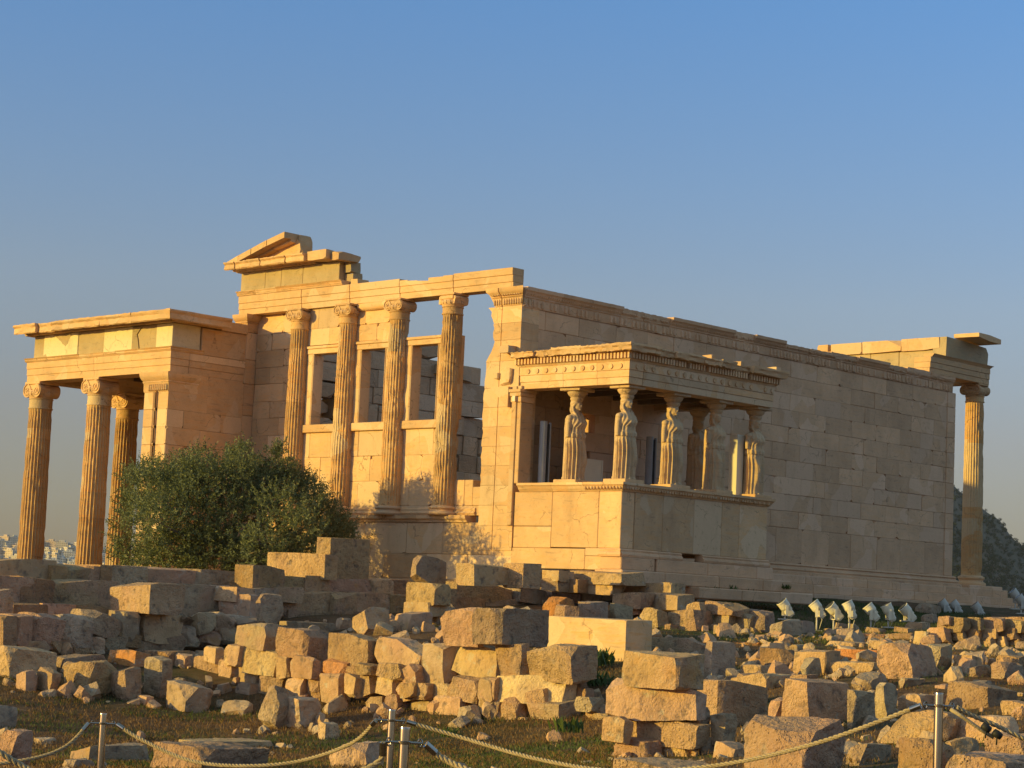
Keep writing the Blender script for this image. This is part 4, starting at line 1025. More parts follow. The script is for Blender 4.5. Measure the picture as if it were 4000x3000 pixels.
# rough retaining wall under it
rw = empty('retaining_wall', tuple(at(400, 2480, 45)), 'low dark retaining wall of rounded fieldstones in shade at the left', 'wall')
for b, c, k in (((-20, 790, 82, 1012), 'p', 'rough'), ((80, 780, 250, 1005), 'p', 'rough'), ((250, 778, 487, 1012), 'p', 'rough'), ((485, 783, 732, 1022), 'g', 'rough'), ((690, 750, 1037, 962), 'g', 'boulder'), ((1033, 752, 1172, 952), 'g', 'rough'), ((1178, 757, 1552, 972), 't', 'rough'),
                ((1548, 768, 1652, 842), 'g', 'boulder'), ((1648, 768, 1842, 902), 'g', 'boulder'), ((1840, 764, 2012, 872), 'g', 'boulder'), ((1528, 842, 1695, 978), 'g', 'boulder'), ((1695, 890, 1905, 1052), 'p', 'boulder'), ((1868, 868, 2015, 982), 'g', 'boulder'),
                ((350, 1000, 492, 1074), 'b', 'boulder'), ((575, 1000, 722, 1082), 'b', 'boulder'), ((722, 966, 858, 1088), 'p', 'rough'), ((856, 958, 1075, 1078), 'g', 'rough'), ((1110, 966, 1532, 1114), 'p', 'rough'), ((1528, 972, 1692, 1044), 'g', 'boulder'), ((0, 1005, 350, 1090), 'g', 'flat'), ((2010, 790, 2190, 860), 'g', 'boulder'), ((1000, 900, 1190, 1000), 'b', 'rough'), ((2000, 880, 2120, 1010), 'b', 'boulder')):
    wp(rw, z1(*b), 46.0, .12, k, c, .12, dep=.7)

# the long dry-stone wall in front
dw = empty('dry_stone_wall', tuple(at(1600, 2650, 33)), 'long dry stone wall of stacked fieldstones in golden light, running behind the rope barrier', 'wall')
top = [((15, 85, 452, 302), 'g', .55), ((380, 130, 885, 368), 'p', .42), ((800, 182, 1335, 428), 'p', .6), ((1268, 228, 1705, 425), 't', .7), ((1640, 268, 1942, 592), 'g', .6), ((1932, 258, 2335, 552), 't', .72)]
for b, c, s in top: wp(dw, z4(*b), 34.3, min(.92, s+.15), 'rough', c, .02)
for b, c, s in (((735, 932, 1065, 1238), 'p', .6), ((1005, 938, 1585, 1222), 't', .55)): wp(dw, z5(*b), 34.2, min(.9, s+.1), 'rough', c, .02)
for b, c, s in (((545, 318, 1215, 545), 'w', .62), ((820, 525, 1255, 692), 'g', .5), ((860, 690, 1215, 885), 'y', .7), ((1205, 752, 1560, 960), 't', .8)): wp(dw, z6(*b), 34.1, min(.92, s+.1), 'rough', c, .02)
rr = random.Random(11)
low = [((0, 270, 112, 432), 't'), ((108, 296, 482, 502), 't'), ((405, 368, 540, 532), 'y'), ((525, 372, 802, 532), 'p'), ((795, 392, 1052, 505), 'o'), ((1100, 430, 1252, 512), 't'), ((1275, 428, 1492, 545), 'y'), ((1488, 435, 1672, 592), 'p'), ((78, 420, 290, 602), 't'), ((250, 545, 482, 725), 'p'), ((488, 542, 692, 682), 'p'), ((688, 540, 792, 655), 'p'),
       ((788, 518, 1012, 745), 'y'), ((1000, 526, 1135, 695), 'y'), ((1108, 508, 1272, 685), 't'), ((1262, 532, 1482, 692), 'w'), ((1458, 578, 1642, 735), 'p'), ((1608, 598, 1715, 715), 't'), ((1708, 578, 1935, 715), 'w'), ((1905, 553, 2175, 735), 't'), ((1185, 715, 1352, 862), 't'), ((1335, 698, 1535, 815), 'p'), ((1555, 738, 1775, 895), 't'), ((1755, 715, 2085, 915), 'y'),
       ((2075, 748, 2165, 892), 't'), ((2155, 735, 2310, 885), 't'), ((1925, 845, 2155, 965), 'o'), ((1035, 770, 1140, 840), 't'), ((2165, 555, 2300, 740), 't'), ((1205, 760, 1330, 860), 'y'), ((1490, 590, 1610, 700), 'b'), ((820, 700, 1000, 760), 'b'), ((60, 600, 262, 775), 'g'), ((500, 680, 720, 800), 'b'), ((1045, 430, 1110, 520), 'b'), ((690, 650, 800, 720), 'b')]
for b, c in low: wp(dw, z4(*b), 34.0+rr.uniform(-.2, .2), rr.uniform(.6, .9), 'rough', c, .03, dep=.35)
for b, c in (((140, 330, 415, 510), 't'), ((410, 330, 560, 505), 'y'), ((385, 500, 590, 665), 't'), ((580, 500, 780, 675), 'y'), ((690, 500, 850, 690), 'b'), ((820, 420, 960, 540), 'y'), ((530, 670, 880, 775), 't'), ((310, 525, 400, 660), 'y'), ((160, 625, 380, 720), 'o'), ((0, 495, 315, 700), 'y'), ((1330, 560, 1480, 670), 'p'), ((1400, 640, 1510, 730), 't'), ((1240, 500, 1370, 600), 'g')):
    wp(dw, z6(*b), 34.0+rr.uniform(-.2, .25), rr.uniform(.6, .9), 'rough', c, .03, dep=.35)
# small packing stones deep in the wall so no gap shows through
for i in range(30):
    px_ = rr.uniform(980, 2240); py_ = rr.uniform(2570, 2750); wp(dw, (px_, py_, px_+110, py_+80), 34.7, .6, 'rough', 'b', 0)
# left end of that wall, lower and broken
for b, c, s in (((1265, 205, 1680, 300), 'b', .4), ((1500, 240, 1680, 420), 'p', .5), ((1655, 265, 2000, 525), 'p', .72), ((1750, 170, 1950, 290), 'y', .6), ((1940, 165, 2110, 320), 'y', .5), ((1890, 295, 2090, 545), 'p', .4), ((2045, 480, 2215, 685), 'g', .6), ((2080, 330, 2220, 500), 'y', .7)):
    wp(dw, z2(*b), 34.6, min(.9, s+.1), 'rough', c, .04)

# pier of four stacked courses
pr_ = empty('stone_pier', tuple(at(2580, 2780, 24)), 'stacked stone pier of squared blocks, the nearest pile right of centre', 'stone pier')
for b, c, s, k in (((55, 5, 475, 168), 'y', .62, 'block'), ((-35, 160, 467, 352), 'p', .80, 'rough'), ((-62, 345, 90, 468), 'y', .7, 'rough'), ((80, 347, 525, 477), 'y', .72, 'rough'), ((0, 462, 236, 594), 'p', .75, 'boulder'), ((208, 483, 456, 590), 'w', .7, 'rough'), ((430, 462, 545, 590), 'g', .4, 'rough'), ((400, 300, 520, 470), 'g', .4, 'rough'), ((520, 335, 655, 478), 'g', .5, 'block')):
    wp(pr_, z8(*b), 23.6, s, k, c, .03)

# walls of the ruins in the middle distance
mw = empty('rubble_wall', tuple(at(2760, 2450, 44)), 'low rubble wall of three courses in front of the maiden porch steps', 'wall')
for b, c in (((0, 190, 162, 278), 't'), ((158, 194, 422, 292), 't'), ((424, 192, 560, 292), 'w'), ((540, 215, 672, 296), 'g'), ((580, 200, 775, 305), 'g'), ((268, 153, 385, 205), 'y'), ((380, 154, 622, 206), 't'), ((440, 165, 520, 206), 'w'), ((48, 278, 258, 362), 'p'), ((254, 283, 382, 362), 'g'), ((374, 283, 492, 388), 't'), ((488, 288, 745, 390), 'w'), ((728, 298, 842, 384), 'g'), ((-150, 290, 50, 420), 'p'), ((756, 370, 840, 440), 'g')):
    wp(mw, z7(*b), 44.5, .6, 'rough', c, .1)
ew = empty('rubble_wall', tuple(at(3800, 2500, 42)), 'sunlit rubble wall of small stones at the right edge behind the big block', 'wall')
for b, c in (((1660, 300, 1785, 365), 'p'), ((1715, 318, 1775, 362), 't'), ((1768, 300, 1878, 362), 't'), ((1868, 306, 1962, 354), 'y'), ((1956, 306, 2062, 352), 'y'), ((2068, 302, 2180, 362), 'p'), ((2150, 300, 2300, 365), 't'), ((1575, 318, 1665, 385), 't'), ((1605, 345, 1722, 392), 'p'), ((1655, 360, 1725, 402), 'o'), ((1718, 360, 1802, 425), 't'), ((1790, 357, 1925, 438), 't'), ((1908, 352, 2052, 435), 'y'), ((2010, 352, 2120, 438), 't'), ((2100, 355, 2200, 432), 't'), ((2190, 370, 2330, 440), 'g'),
             ((1795, 432, 1920, 462), 'o'), ((1918, 430, 2060, 466), 'y'), ((1720, 236, 1890, 306), 't'), ((1730, 232, 1790, 270), 'p'), ((1885, 240, 1975, 300), 'g'), ((1988, 240, 2105, 304), 'p'), ((2085, 250, 2230, 310), 't'), ((2090, 236, 2300, 262), 'p')):
    wp(ew, z7(*b), 42.0, .72, 'rough', c, .05)
kb = empty('step_blocks', tuple(at(2350, 2290, 48)), 'broken step blocks at the foot of the sunlit porch corner', 'steps')
for b, c in (((1160, 285, 1372, 362), 'y'), ((1160, 352, 1362, 442), 't'), ((1520, 372, 1875, 475), 'y'), ((1375, 360, 1470, 460), 'b'), ((1915, 390, 2420, 488), 'y'), ((1750, 476, 2130, 592), 'y'), ((2030, 482, 2460, 602), 't'), ((1890, 590, 1968, 660), 'o'), ((1370, 292, 2085, 388), 'y')):
    wp(kb, z5(*b), 47.6 if b[1] > 400 else 48.3, .62, 'block', c, .06, dep=.55)

# single blocks and boulders, each a thing of its own
def S(box, d, s, kind, col, label, **k):
    if (d < 38.9 or box[0] > 2900) and 'dry stone wall' not in label.split('on top of the')[-1][:20]: d = solve_d((box[0]+box[2])/2, box[3]-4, d)
    return stone(*box, d, s, kind, col, label, **k)
S(z1(935, 503, 1605, 756), 40.3, .64, 'block', 't', 'large pitted squared block with a golden left face lying on the left terrace', sink=.03)
S(z1(1888, 598, 2260, 805), 43.6, .72, 'block', 'p', 'small squared block with a gold face beside the grey upright boulder on the terrace', sink=.03)
S(z1(-60, 556, 108, 790), 39.2, .3, 'block', 'g', 'grey block standing upright at the very left edge of the terrace', sink=.05)
S(z3(225, 748, 585, 1102), 41.5, .5, 'boulder', 'g', 'upright pale grey rounded boulder standing on the wall left of centre', sink=.05)
S(z3(10, 443, 590, 698), 44.6, .48, 'block', 'b', 'pitted brown block with a slanted left face lying below the olive tree', sink=.05)
# moulded L-shaped block
t = stone(*z3(405, 306, 1090, 560), 46.4, .93, 'ashlar', 'y', 'long pitted golden block with moulded steps, lying against the olive tree', sink=.04, n=24)
t2 = stone(*z3(935, 150, 1490, 575), 46.9, .30, 'ashlar', 'y', 'tall notched block with a flat top standing on the terrace right of the olive tree', sink=.02, n=24)
S(z5(-5, 168, 335, 425), 46.6, .3, 'boulder', 'g', 'grey triangular boulder standing before the shaded foot of the temple wall', sink=.05)
S(z5(408, 234, 868, 408), 46.4, .36, 'block', 't', 'dark squared block with a slot, left of the pale cube at the wall foot', sink=.03)
S(z5(812, 224, 1135, 426), 46.7, .52, 'ashlar', 'y', 'pale cube block with a lit left face at the foot of the corner pier', sink=.03)
S(z5(-40, 392, 355, 575), 42.6, .66, 'block', 'y', 'pale block on top of the three stone pile right of the dark recess', sink=.02)
S(z5(-60, 560, 345, 685), 42.6, .55, 'block', 't', 'flat middle slab of the three stone pile right of the dark recess', sink=.02)
S(z3(1325, 888, 1775, 1172), 40.0, .42, 'boulder', 't', 'big angular boulder with a bright left slope left of the three stone pile', sink=.06)
S(z3(1755, 948, 2210, 1185), 40.6, .33, 'rough', 'p', 'large split block under the three stone pile, mostly in shade', sink=.06)
S(z3(1120, 1005, 1330, 1095), 42.0, .5, 'boulder', 't', 'small rounded stone in the shaded gap behind the long dry stone wall', sink=.05)
S(z3(540, 1060, 1480, 1180), 38.5, .3, 'flat', 'g', 'long flat grey slab half buried behind the dry stone wall', sink=.1)
S(z5(272, 608, 640, 932), 32.9, .86, 'rough', 'p', 'pinkish squared block with a rough glowing face on top of the dry stone wall', sink=.02)
S(z5(536, 618, 1222, 925), 32.6, .34, 'block', 'g', 'big grey squared block beside the pinkish one on top of the dry stone wall', sink=.02)
S(z5(1115, 514, 1450, 700), 40.5, .6, 'boulder', 'o', 'rounded orange brown boulder behind the white marble block', sink=.05)
S(z5(1225, 600, 1640, 705), 39.5, .4, 'rough', 'p', 'low broken stone just behind the back edge of the white marble block', sink=.1)
S(z5(1430, 550, 1740, 680), 41.0, .4, 'rough', 'g', 'low grey stone heap end between the orange boulder and the porch steps', sink=.1)
S(z5(1700, 580, 1940, 730), 41.5, .3, 'rough', 'g', 'dark grey stone behind the right end of the white marble block', sink=.1)
M['whitemarble'] = mat_marble('white_marble', (.72, .48, .26), (.74, .53, .31), (.30, .18, .09), .9, .35)
o = stone(*z5(1175, 700, 2070, 1118), 37.2, .72, 'ashlar', 'w', 'large smooth white marble block with a brown vein, the brightest block in the ruins', sink=.04, n=24, amp=.8); o.data.materials[0] = M['whitemarble']; o.name = 'marble_block'
S(z7(-45, 448, 352, 640), 31.0, .5, 'block', 't', 'grey squared block with a shadowed right side just behind the pier top', sink=.1)
S(z7(28, 352, 378, 462), 37.5, .75, 'rough', 'g', 'pale grey boulder with dark pits behind the stone pier', sink=.25)
S(z7(348, 378, 558, 600), 36.5, .3, 'rough', 'g', 'dark grey squared stone right behind the stone pier', sink=.1)
S(z7(518, 378, 765, 494), 40.0, .48, 'rough', 'o', 'orange tinted block below the right end of the low rubble wall', sink=.06)
S(z7(678, 423, 932, 535), 37.0, .6, 'boulder', 'b', 'brown pointed boulder lying in front of the orange tinted block', sink=.06)
S(z7(880, 428, 1145, 575), 37.5, .62, 'block', 'y', 'coarse pitted block with a dark right end left of the orange slab', sink=.06)
S(z7(1138, 424, 1385, 502), 38.5, .85, 'block', 'o', 'flat orange slab lying left of the big pink block', sink=.06)
S(z7(1108, 493, 1375, 568), 35.5, .75, 'rough', 'y', 'low ochre stone in front of the orange slab', sink=.1)
S(z7(1366, 395, 1722, 592), 31.0, .42, 'rough', 'p', 'big pink weathered block with a flat top, largest at the right', sink=.05, n=24)
S(z7(1640, 395, 1815, 545), 32.5, .35, 'rough', 'g', 'dark rounded stone touching the right end of the big pink block', sink=.05)
S(z7(1315, 373, 1545, 425), 38.0, .6, 'flat', 't', 'flat pale stone behind the big pink block', sink=.1)
S(z7(1808, 462, 1970, 545), 33.5, .6, 'rough', 'y', 'bright ochre wedge stone right of the big pink block', sink=.05)
S(z7(1862, 515, 2030, 590), 30.5, .35, 'boulder', 'g', 'grey boulder in front of the bright ochre wedge stone', sink=.06)
S(z7(2005, 505, 2260, 592), 30.8, .35, 'boulder', 'g', 'wide grey boulder at the right edge below the ochre stones', sink=.06)
S(z7(2045, 460, 2260, 530), 34.0, .5, 'rough', 'y', 'pale triangular stone at the right edge in the brown grass', sink=.06)
S(z7(570, 512, 770, 582), 33.0, .55, 'rough', 't', 'cracked low stone in front of the brown pointed boulder', sink=.08)
S(z7(900, 475, 1060, 590), 33.0, .25, 'boulder', 'g', 'slanting grey boulder before the coarse pitted block', sink=.08)
S(z8(448, 152, 835, 412), 27.5, .28, 'block', 't', 'dark pitted squared block just right of the stone pier', sink=.06)
S(z8(822, 244, 980, 405), 27.0, .3, 'rough', 'p', 'small upright stone wedged between two dark pitted blocks', sink=.05)
S(z8(885, 148, 1285, 410), 28.0, .34, 'block', 'p', 'big dark pitted block with a slanted lit top left, centre of the lower right', sink=.05, n=24)
S(z8(1228, 203, 1420, 405), 28.3, .3, 'rough', 'g', 'upright grey stone right of the big dark pitted block', sink=.05)
S(z8(1388, 163, 1540, 365), 28.8, .45, 'boulder', 'g', 'rounded grey stone with a lit edge second right of the big dark pitted block', sink=.05)
S(z8(1532, 225, 1850, 318), 28.8, .3, 'flat', 'p', 'low pitted slab behind the right rope post', sink=.06)
S(z8(1780, 163, 2185, 305), 28.0, .55, 'rough', 'p', 'long low pink block right of the rope post', sink=.06)
S(z8(632, 113, 965, 205), 31.0, .5, 'flat', 't', 'flat pale slab between the pier and the big pink block', sink=.1)
S(z8(940, 118, 1110, 180), 31.5, .5, 'flat', 'p', 'small flat stone next to the flat pale slab', sink=.1)
S(z8(1255, 110, 1490, 205), 30.0, .4, 'boulder', 'g', 'grey rough boulder in front of the big pink block', sink=.1)
S(z8(640, 352, 1250, 660), 20.5, .58, 'rough', 'p', 'large wedge shaped block with a mossy pitted top in the right foreground', sink=.1, n=26)
S(z8(1462, 308, 1835, 505), 22.5, .8, 'boulder', 'y', 'bright ochre mossy boulder left of the right rope post', sink=.05, n=20)
S(z8(1808, 338, 2190, 480), 22.8, .7, 'boulder', 'y', 'bright pitted boulder right of the right rope post', sink=.05, n=20)
S(z8(1462, 466, 1890, 660), 19.5, .55, 'boulder', 'b', 'brown rounded boulder at the bottom edge below the ochre boulder', sink=.1, n=20)
S(z8(1978, 432, 2290, 580), 20.5, .6, 'rough', 'p', 'pinkish cracked block at the right edge under the rope knot', sink=.1, n=20)
S(z8(1240, 492, 1500, 600), 21.5, .3, 'rough', 'g', 'low grey shaded slab between the wedge block and the ochre boulder', sink=.1)
S(z8(1780, 560, 2300, 680), 17.5, .5, 'flat', 't', 'flat pale rock at the bottom right corner', sink=.1, n=20)
S(z8(-20, 588, 640, 660), 19.5, .6, 'flat', 't', 'flat rock at the bottom edge in front of the stone pier', sink=.1, n=20)
zA = Z(1.646, 2656, 2070)
for b, dd, sh, kd, cc, lab in (
    ((1505, 474, 1695, 548), 53, .4, 'boulder', 'g', 'grey rounded boulder in the shaded grass left of the grey lamps'), ((1538, 540, 1675, 604), 54, .5, 'boulder', 'g', 'grey stone just below the rounded boulder left of the grey lamps'),
    ((1355, 626, 1525, 674), 52, .55, 'rough', 'p', 'pale pink stone under the lowest sunlit floodlight'), ((1440, 593, 1625, 655), 53, .5, 'rough', 't', 'tan split stone right of the lowest sunlit floodlight'), ((1188, 630, 1335, 674), 52.5, .6, 'rough', 't', 'low tan stone at the foot of the right pair of floodlights'),
    ((1130, 668, 1335, 704), 50, .8, 'flat', 'o', 'long flat orange tan slab below the floodlight posts'), ((1305, 666, 1515, 714), 49, .8, 'rough', 'p', 'long rounded kerb stone ending at the rubble wall'), ((905, 683, 1027, 714), 50, .85, 'block', 'y', 'small bright rectangular slab under the close group of floodlights'),
    ((925, 634, 975, 662), 53, .8, 'block', 'y', 'little bright cube at the foot of the middle floodlight'), ((1027, 650, 1095, 676), 53, .9, 'block', 'y', 'small bright base block under the bent lamp post'),
    ((600, 578, 785, 702), 49, .12, 'rough', 'g', 'grey shaded block right of the low rubble wall'), ((752, 588, 885, 684), 51, .15, 'rough', 'g', 'grey shaded stone left of the floodlight posts'), ((985, 600, 1085, 655), 54, .2, 'rough', 'g', 'grey shaded stone behind the close group of floodlight posts'), ((1088, 604, 1175, 662), 54, .2, 'boulder', 'g', 'round grey shaded stone right of the bent lamp post'),
    ((690, 738, 850, 782), 44, .3, 'flat', 'g', 'flat grey stone in the grass below the grey shaded block'), ((930, 718, 1205, 756), 45, .6, 'flat', 't', 'long low flat slab in the middle of the ruins on the right'), ((1208, 718, 1460, 775), 42, .6, 'flat', 't', 'slanting flat slab touching the back of the big pink block'),
    ((960, 848, 1275, 930), 35, .75, 'rough', 'y', 'rough ochre stone half under the left end of the big pink block'), ((1078, 923, 1355, 1034), 30, .3, 'boulder', 'g', 'grey pitted boulder in shadow before the big pink block'), ((1388, 950, 1570, 1024), 29.5, .3, 'boulder', 'g', 'low grey stone sunk in the dark grass under the big pink block'),
    ((1632, 988, 1750, 1042), 29, .6, 'boulder', 'p', 'pinkish stone behind the top of the right rope post'), ((1862, 968, 2015, 1012), 29.5, .4, 'flat', 'g', 'thin grey slab leaning in the shade at the right'), ((1985, 858, 2250, 965), 31, .25, 'rough', 'g', 'big grey stone in shade at the right edge'),
    ((1395, 1058, 1565, 1172), 28, .2, 'rough', 'b', 'dark pitted block left of the right rope post in shade'), ((1060, 1378, 1370, 1494), 22, .3, 'flat', 'g', 'grey flat stone between the wedge block and the right rope post'), ((1680, 1338, 1935, 1444), 21.5, .4, 'boulder', 'g', 'grey smooth boulder right of the right rope post low down'),
    ((2070, 1098, 2260, 1196), 27, .75, 'rough', 'y', 'ochre stone at the right edge above the black rope tie'), ((200, 1368, 465, 1484), 22, .5, 'rough', 'p', 'small broken stones fused at the right foot of the stone pier'), ((325, 928, 725, 1006), 30.5, .4, 'flat', 't', 'mossy flat slab behind the dark pitted squared block'), ((255, 868, 385, 932), 33, .5, 'boulder', 'g', 'small grey stone in the gap behind the stone pier'),
    ((1700, 1440, 2260, 1560), 17.5, .5, 'flat', 'p', 'flat pink slab with a lit edge near the bottom right corner')):
    S(zA(*b), dd if dd < 38.9 else dd, sh, kd, cc, lab, sink=.06)
# left foreground
S(z2(-60, 178, 495, 445), 37.0, .36, 'rough', 't', 'broad block with a bright broken left end at the left edge below the retaining wall', sink=.05, n=20)
S(z2(248, 155, 665, 245), 39.5, .3, 'flat', 't', 'flat slab behind the broad block at the left edge', sink=.1)
S(z2(472, 238, 925, 360), 38.2, .3, 'flat', 'g', 'flat grey slab behind the pale squared block on the left', sink=.1)
S(z2(488, 293, 1045, 578), 36.2, .58, 'rough', 'y', 'pale squared block with a large golden face on the left grass', sink=.04, n=20)
S(z2(918, 197, 1355, 350), 38.2, .62, 'rough', 'o', 'orange lichen covered stone behind the pale squared block', sink=.05, n=20)
S(z2(935, 345, 1255, 642), 35.6, .6, 'rough', 'p', 'upright pinkish block right of the pale squared block', sink=.04, n=20)
S(z2(1225, 262, 1515, 615), 35.8, .62, 'rough', 'g', 'upright grey block with a square hole, right of the pinkish one', sink=.04, n=20)
S(z2(1378, 470, 1858, 740), 33.6, .62, 'boulder', 'g', 'grey pyramid boulder in front of the low left end of the stone wall', sink=.05, n=20)
S(z2(128, 372, 345, 570), 36.4, .6, 'boulder', 'p', 'small pink pointed stone under the broad left block', sink=.04)
S(z2(303, 352, 515, 578), 36.3, .8, 'boulder', 't', 'grey tan pointed stone between the pink one and the pale squared block', sink=.04)
S(z2(0, 445, 140, 520), 36.4, .6, 'boulder', 't', 'tiny stone at the far left edge of the grass', sink=.04)
S(z2(1165, 592, 1335, 695), 34.6, .6, 'rough', 'y', 'low broken ochre stone in the grass below the grey holed block', sink=.04)
S(z2(1858, 624, 1945, 702), 33.4, .6, 'boulder', 'w', 'little white stone in the shadow right of the grey pyramid boulder', sink=.02)
S(z2(1170, 722, 1230, 752), 31.5, .5, 'flat', 'w', 'flat white chip lying in the brown grass', sink=.02)
S(z2(-80, 676, 140, 895), 27.5, .3, 'boulder', 'g', 'grey shaded boulder at the left edge above the near rope', sink=.06, n=20)
S(z2(-90, 885, 310, 1225), 21.5, .62, 'boulder', 'p', 'large pinkish rounded boulder at the lower left edge behind the rope', sink=.1, n=24)
S(z2(605, 1013, 1300, 1185), 22.6, .35, 'flat', 'g', 'low grey flat boulder just behind the left rope post', sink=.1, n=20)
S(z2(530, 1140, 820, 1235), 20.5, .4, 'flat', 'g', 'flat grey stone at the bottom edge under the left rope post', sink=.1)
S(z2(300, 955, 490, 1012), 25.0, .4, 'flat', 'w', 'flat pale stone sunk in the shaded grass at the left', sink=.08)
S(z2(1305, 1010, 2330, 1260), 21.2, .45, 'flat', 'p', 'broad layered rock outcrop at the bottom behind the sagging rope', sink=.2, n=26)
S(z2(1520, 972, 2380, 1070), 24.0, .3, 'flat', 't', 'flat layered slab behind the broad rock outcrop', sink=.15, n=20)
S(z4(203, 648, 625, 995), 29.0, .45, 'boulder', 'g', 'tilted grey boulder leaning on the grass in front of the stone wall', sink=.05, n=20, tilt=(.1, .25))
S(z4(443, 712, 775, 985), 28.4, .48, 'rough', 'p', 'ridged tan block leaning against the tilted grey boulder', sink=.03, n=20, tilt=(.0, .12))
S(z4(762, 932, 955, 1088), 26.0, .36, 'rough', 'w', 'small pale cube stone alone on the grass left of the middle posts', sink=.02)
S(z4(822, 1108, 1400, 1345), 19.5, .5, 'boulder', 'p', 'pink pointed boulder at the bottom left of the middle posts', sink=.1, n=24)
S(z4(975, 970, 1025, 1005), 26.0, .5, 'boulder', 'b', 'tiny brown stone right of the pale cube stone', sink=.02)

# stray small rubble around the ruins
gm = [MB(), MB(), MB()]; gr_ = random.Random(3)
def rotm(rng):
    q = np.array([rng.gauss(0, 1) for _ in range(4)]); q /= np.linalg.norm(q); a, b, c, d = q
    return np.array([[a*a+b*b-c*c-d*d, 2*(b*c-a*d), 2*(b*d+a*c)], [2*(b*c+a*d), a*a-b*b+c*c-d*d, 2*(c*d-a*b)], [2*(b*d-a*c), 2*(c*d+a*b), a*a-b*b-c*c+d*d]])
ZONES = [(900, 2450, 32, 35.5, 90), (0, 1000, 34.5, 37, 60), (1400, 2700, 36, 42, 90), (2700, 4000, 28, 46, 420), (2300, 4000, 20, 28, 150), (1350, 2500, 42, 46.5, 60), (0, 2300, 20, 31, 40), (0, 1000, 38, 40.5, 40), (1000, 2300, 35.5, 44, 90)]
for (xa, xb, da, db, n) in ZONES:
    for i in range(n):
        px_ = gr_.uniform(xa, xb); d = gr_.uniform(da, db); p = at(px_, 2500, d); x, y = p[0], p[1]; z = gz(x, y); s = min(.125, .030*math.exp(gr_.gauss(.4, .6)))*(1.4 if d > 29 else .8)
        P, Fs = rock_verts((s*gr_.uniform(.8, 1.5), s, s*gr_.uniform(.5, .9)), ('boulder', 'rough')[i % 2], i+int(px_), 5); gm[i % 3].add(P@rotm(gr_).T+np.array((x, y, z+s*.25)), Fs)
for g_, c_, l_ in zip(gm, ((.98, .86, .70, 1), (.84, .78, .72, 1), (1.05, .80, .62, 1)), ('tan', 'grey', 'pinkish')):
    o = g_.build('rubble', M['stone'], smooth_angle=28); o.color = c_; tag(o, 'small loose %s stones scattered over the ground among the ruins' % l_, 'rubble', kind='stuff')

# ================================================================== GRASS
def mat_leaf(name, c0, c1, tr=.25, rough=.6):
    mt, t, b = newmat(name); a = t.nodes.new('ShaderNodeAttribute'); a.attribute_name = 'blk'
    sp = t.nodes.new('ShaderNodeSeparateColor'); L(t, a.outputs['Color'], sp.inputs[0])
    c = ramp(t, sp.outputs[0], [(0, c0), (1, c1)]); L(t, c, b.inputs['Base Color']); b.inputs['Roughness'].default_value = rough
    tb = t.nodes.new('ShaderNodeBsdfTranslucent'); L(t, c, tb.inputs[0]); mx = t.nodes.new('ShaderNodeMixShader'); mx.inputs[0].default_value = tr
    L(t, b.outputs[0], mx.inputs[1]); L(t, tb.outputs[0], mx.inputs[2]); L(t, mx.outputs[0], t.nodes['Material Output'].inputs[0]); return mt
M['dryg'] = mat_leaf('dry_grass', (.14, .075, .03), (.33, .20, .085)); M['greeng'] = mat_leaf('green_grass', (.045, .075, .018), (.11, .15, .04))
def quick_mesh(name, V, Fq, cv, mat, kind=None):
    me = bpy.data.meshes.new(name); n = len(V); k = Fq.shape[1]; me.vertices.add(n); me.vertices.foreach_set('co', V.astype(np.float32).ravel())
    nf = len(Fq); me.loops.add(nf*k); me.loops.foreach_set('vertex_index', Fq.astype(np.int32).ravel())
    me.polygons.add(nf); me.polygons.foreach_set('loop_start', np.arange(0, nf*k, k, dtype=np.int32))
    a = me.attributes.new('blk', 'FLOAT_COLOR', 'FACE'); c = np.ones((nf, 4), np.float32); c[:, :3] = cv[:, None]; a.data.foreach_set('color', c.ravel())
    me.materials.append(mat); me.update(calc_edges=True); me.validate(); o = bpy.data.objects.new(name, me); COL.objects.link(o); return o
rn = np.random.RandomState(4)
def blades(name, x, y, z, h0, h1, w0, mat):
    n = len(x); a = rn.uniform(0, 2*np.pi, n); h = rn.uniform(h0, h1, n); ln = rn.normal(0, .45, (n, 2))*h[:, None]; w = w0*rn.uniform(.6, 1.3, n)
    B = np.stack([x, y, z-.01], 1); dx = np.stack([np.cos(a)*w, np.sin(a)*w, 0*w], 1); T = B+np.stack([ln[:, 0], ln[:, 1], h], 1); Mi = B*.5+T*.5-np.stack([ln[:, 0], ln[:, 1], -h*.3], 1)*.25
    V = np.stack([B-dx, B+dx, Mi+dx*.7, T, Mi-dx*.7], 1).reshape(-1, 3); Fq = np.arange(n*5).reshape(n, 5)
    return quick_mesh(name, V, Fq, rn.uniform(0, 1, n), mat)
def scatter(n, xa, xb, da, db, test):
    d = np.sqrt(rn.uniform(da**2, db**2, n)); px_ = rn.uniform(xa, xb, n); q = CAM[:2]+np.outer(d, A_)+np.outer((px_-2000)/F*d, B_)
    z = ground_z(q[:, 0], q[:, 1]); keep = np.array([test(noise.noise(Vector((a*.45, b*.45, 3.))), noise.noise(Vector((a*1.7, b*1.7, 8.))), dd, pp) for a, b, dd, pp in zip(q[:, 0], q[:, 1], d, px_)])
    return q[keep, 0], q[keep, 1], z[keep]+.02
def join(*s_): return tuple(np.concatenate(k) for k in zip(*s_))
dg_ = join(scatter(60000, -100, 2500, 19, 36.5, lambda a, b, d, p: a+.5*b > -.25), scatter(30000, 2300, 4100, 17, 48, lambda a, b, d, p: a+.6*b > -.05), scatter(9000, 0, 2300, 36, 46, lambda a, b, d, p: a+.5*b > .0))
o = blades('dry_grass', *dg_, .02, .065, .005, M['dryg']); tag(o, 'short dry brown grass on the ground in front of the ruins', 'grass', kind='stuff')
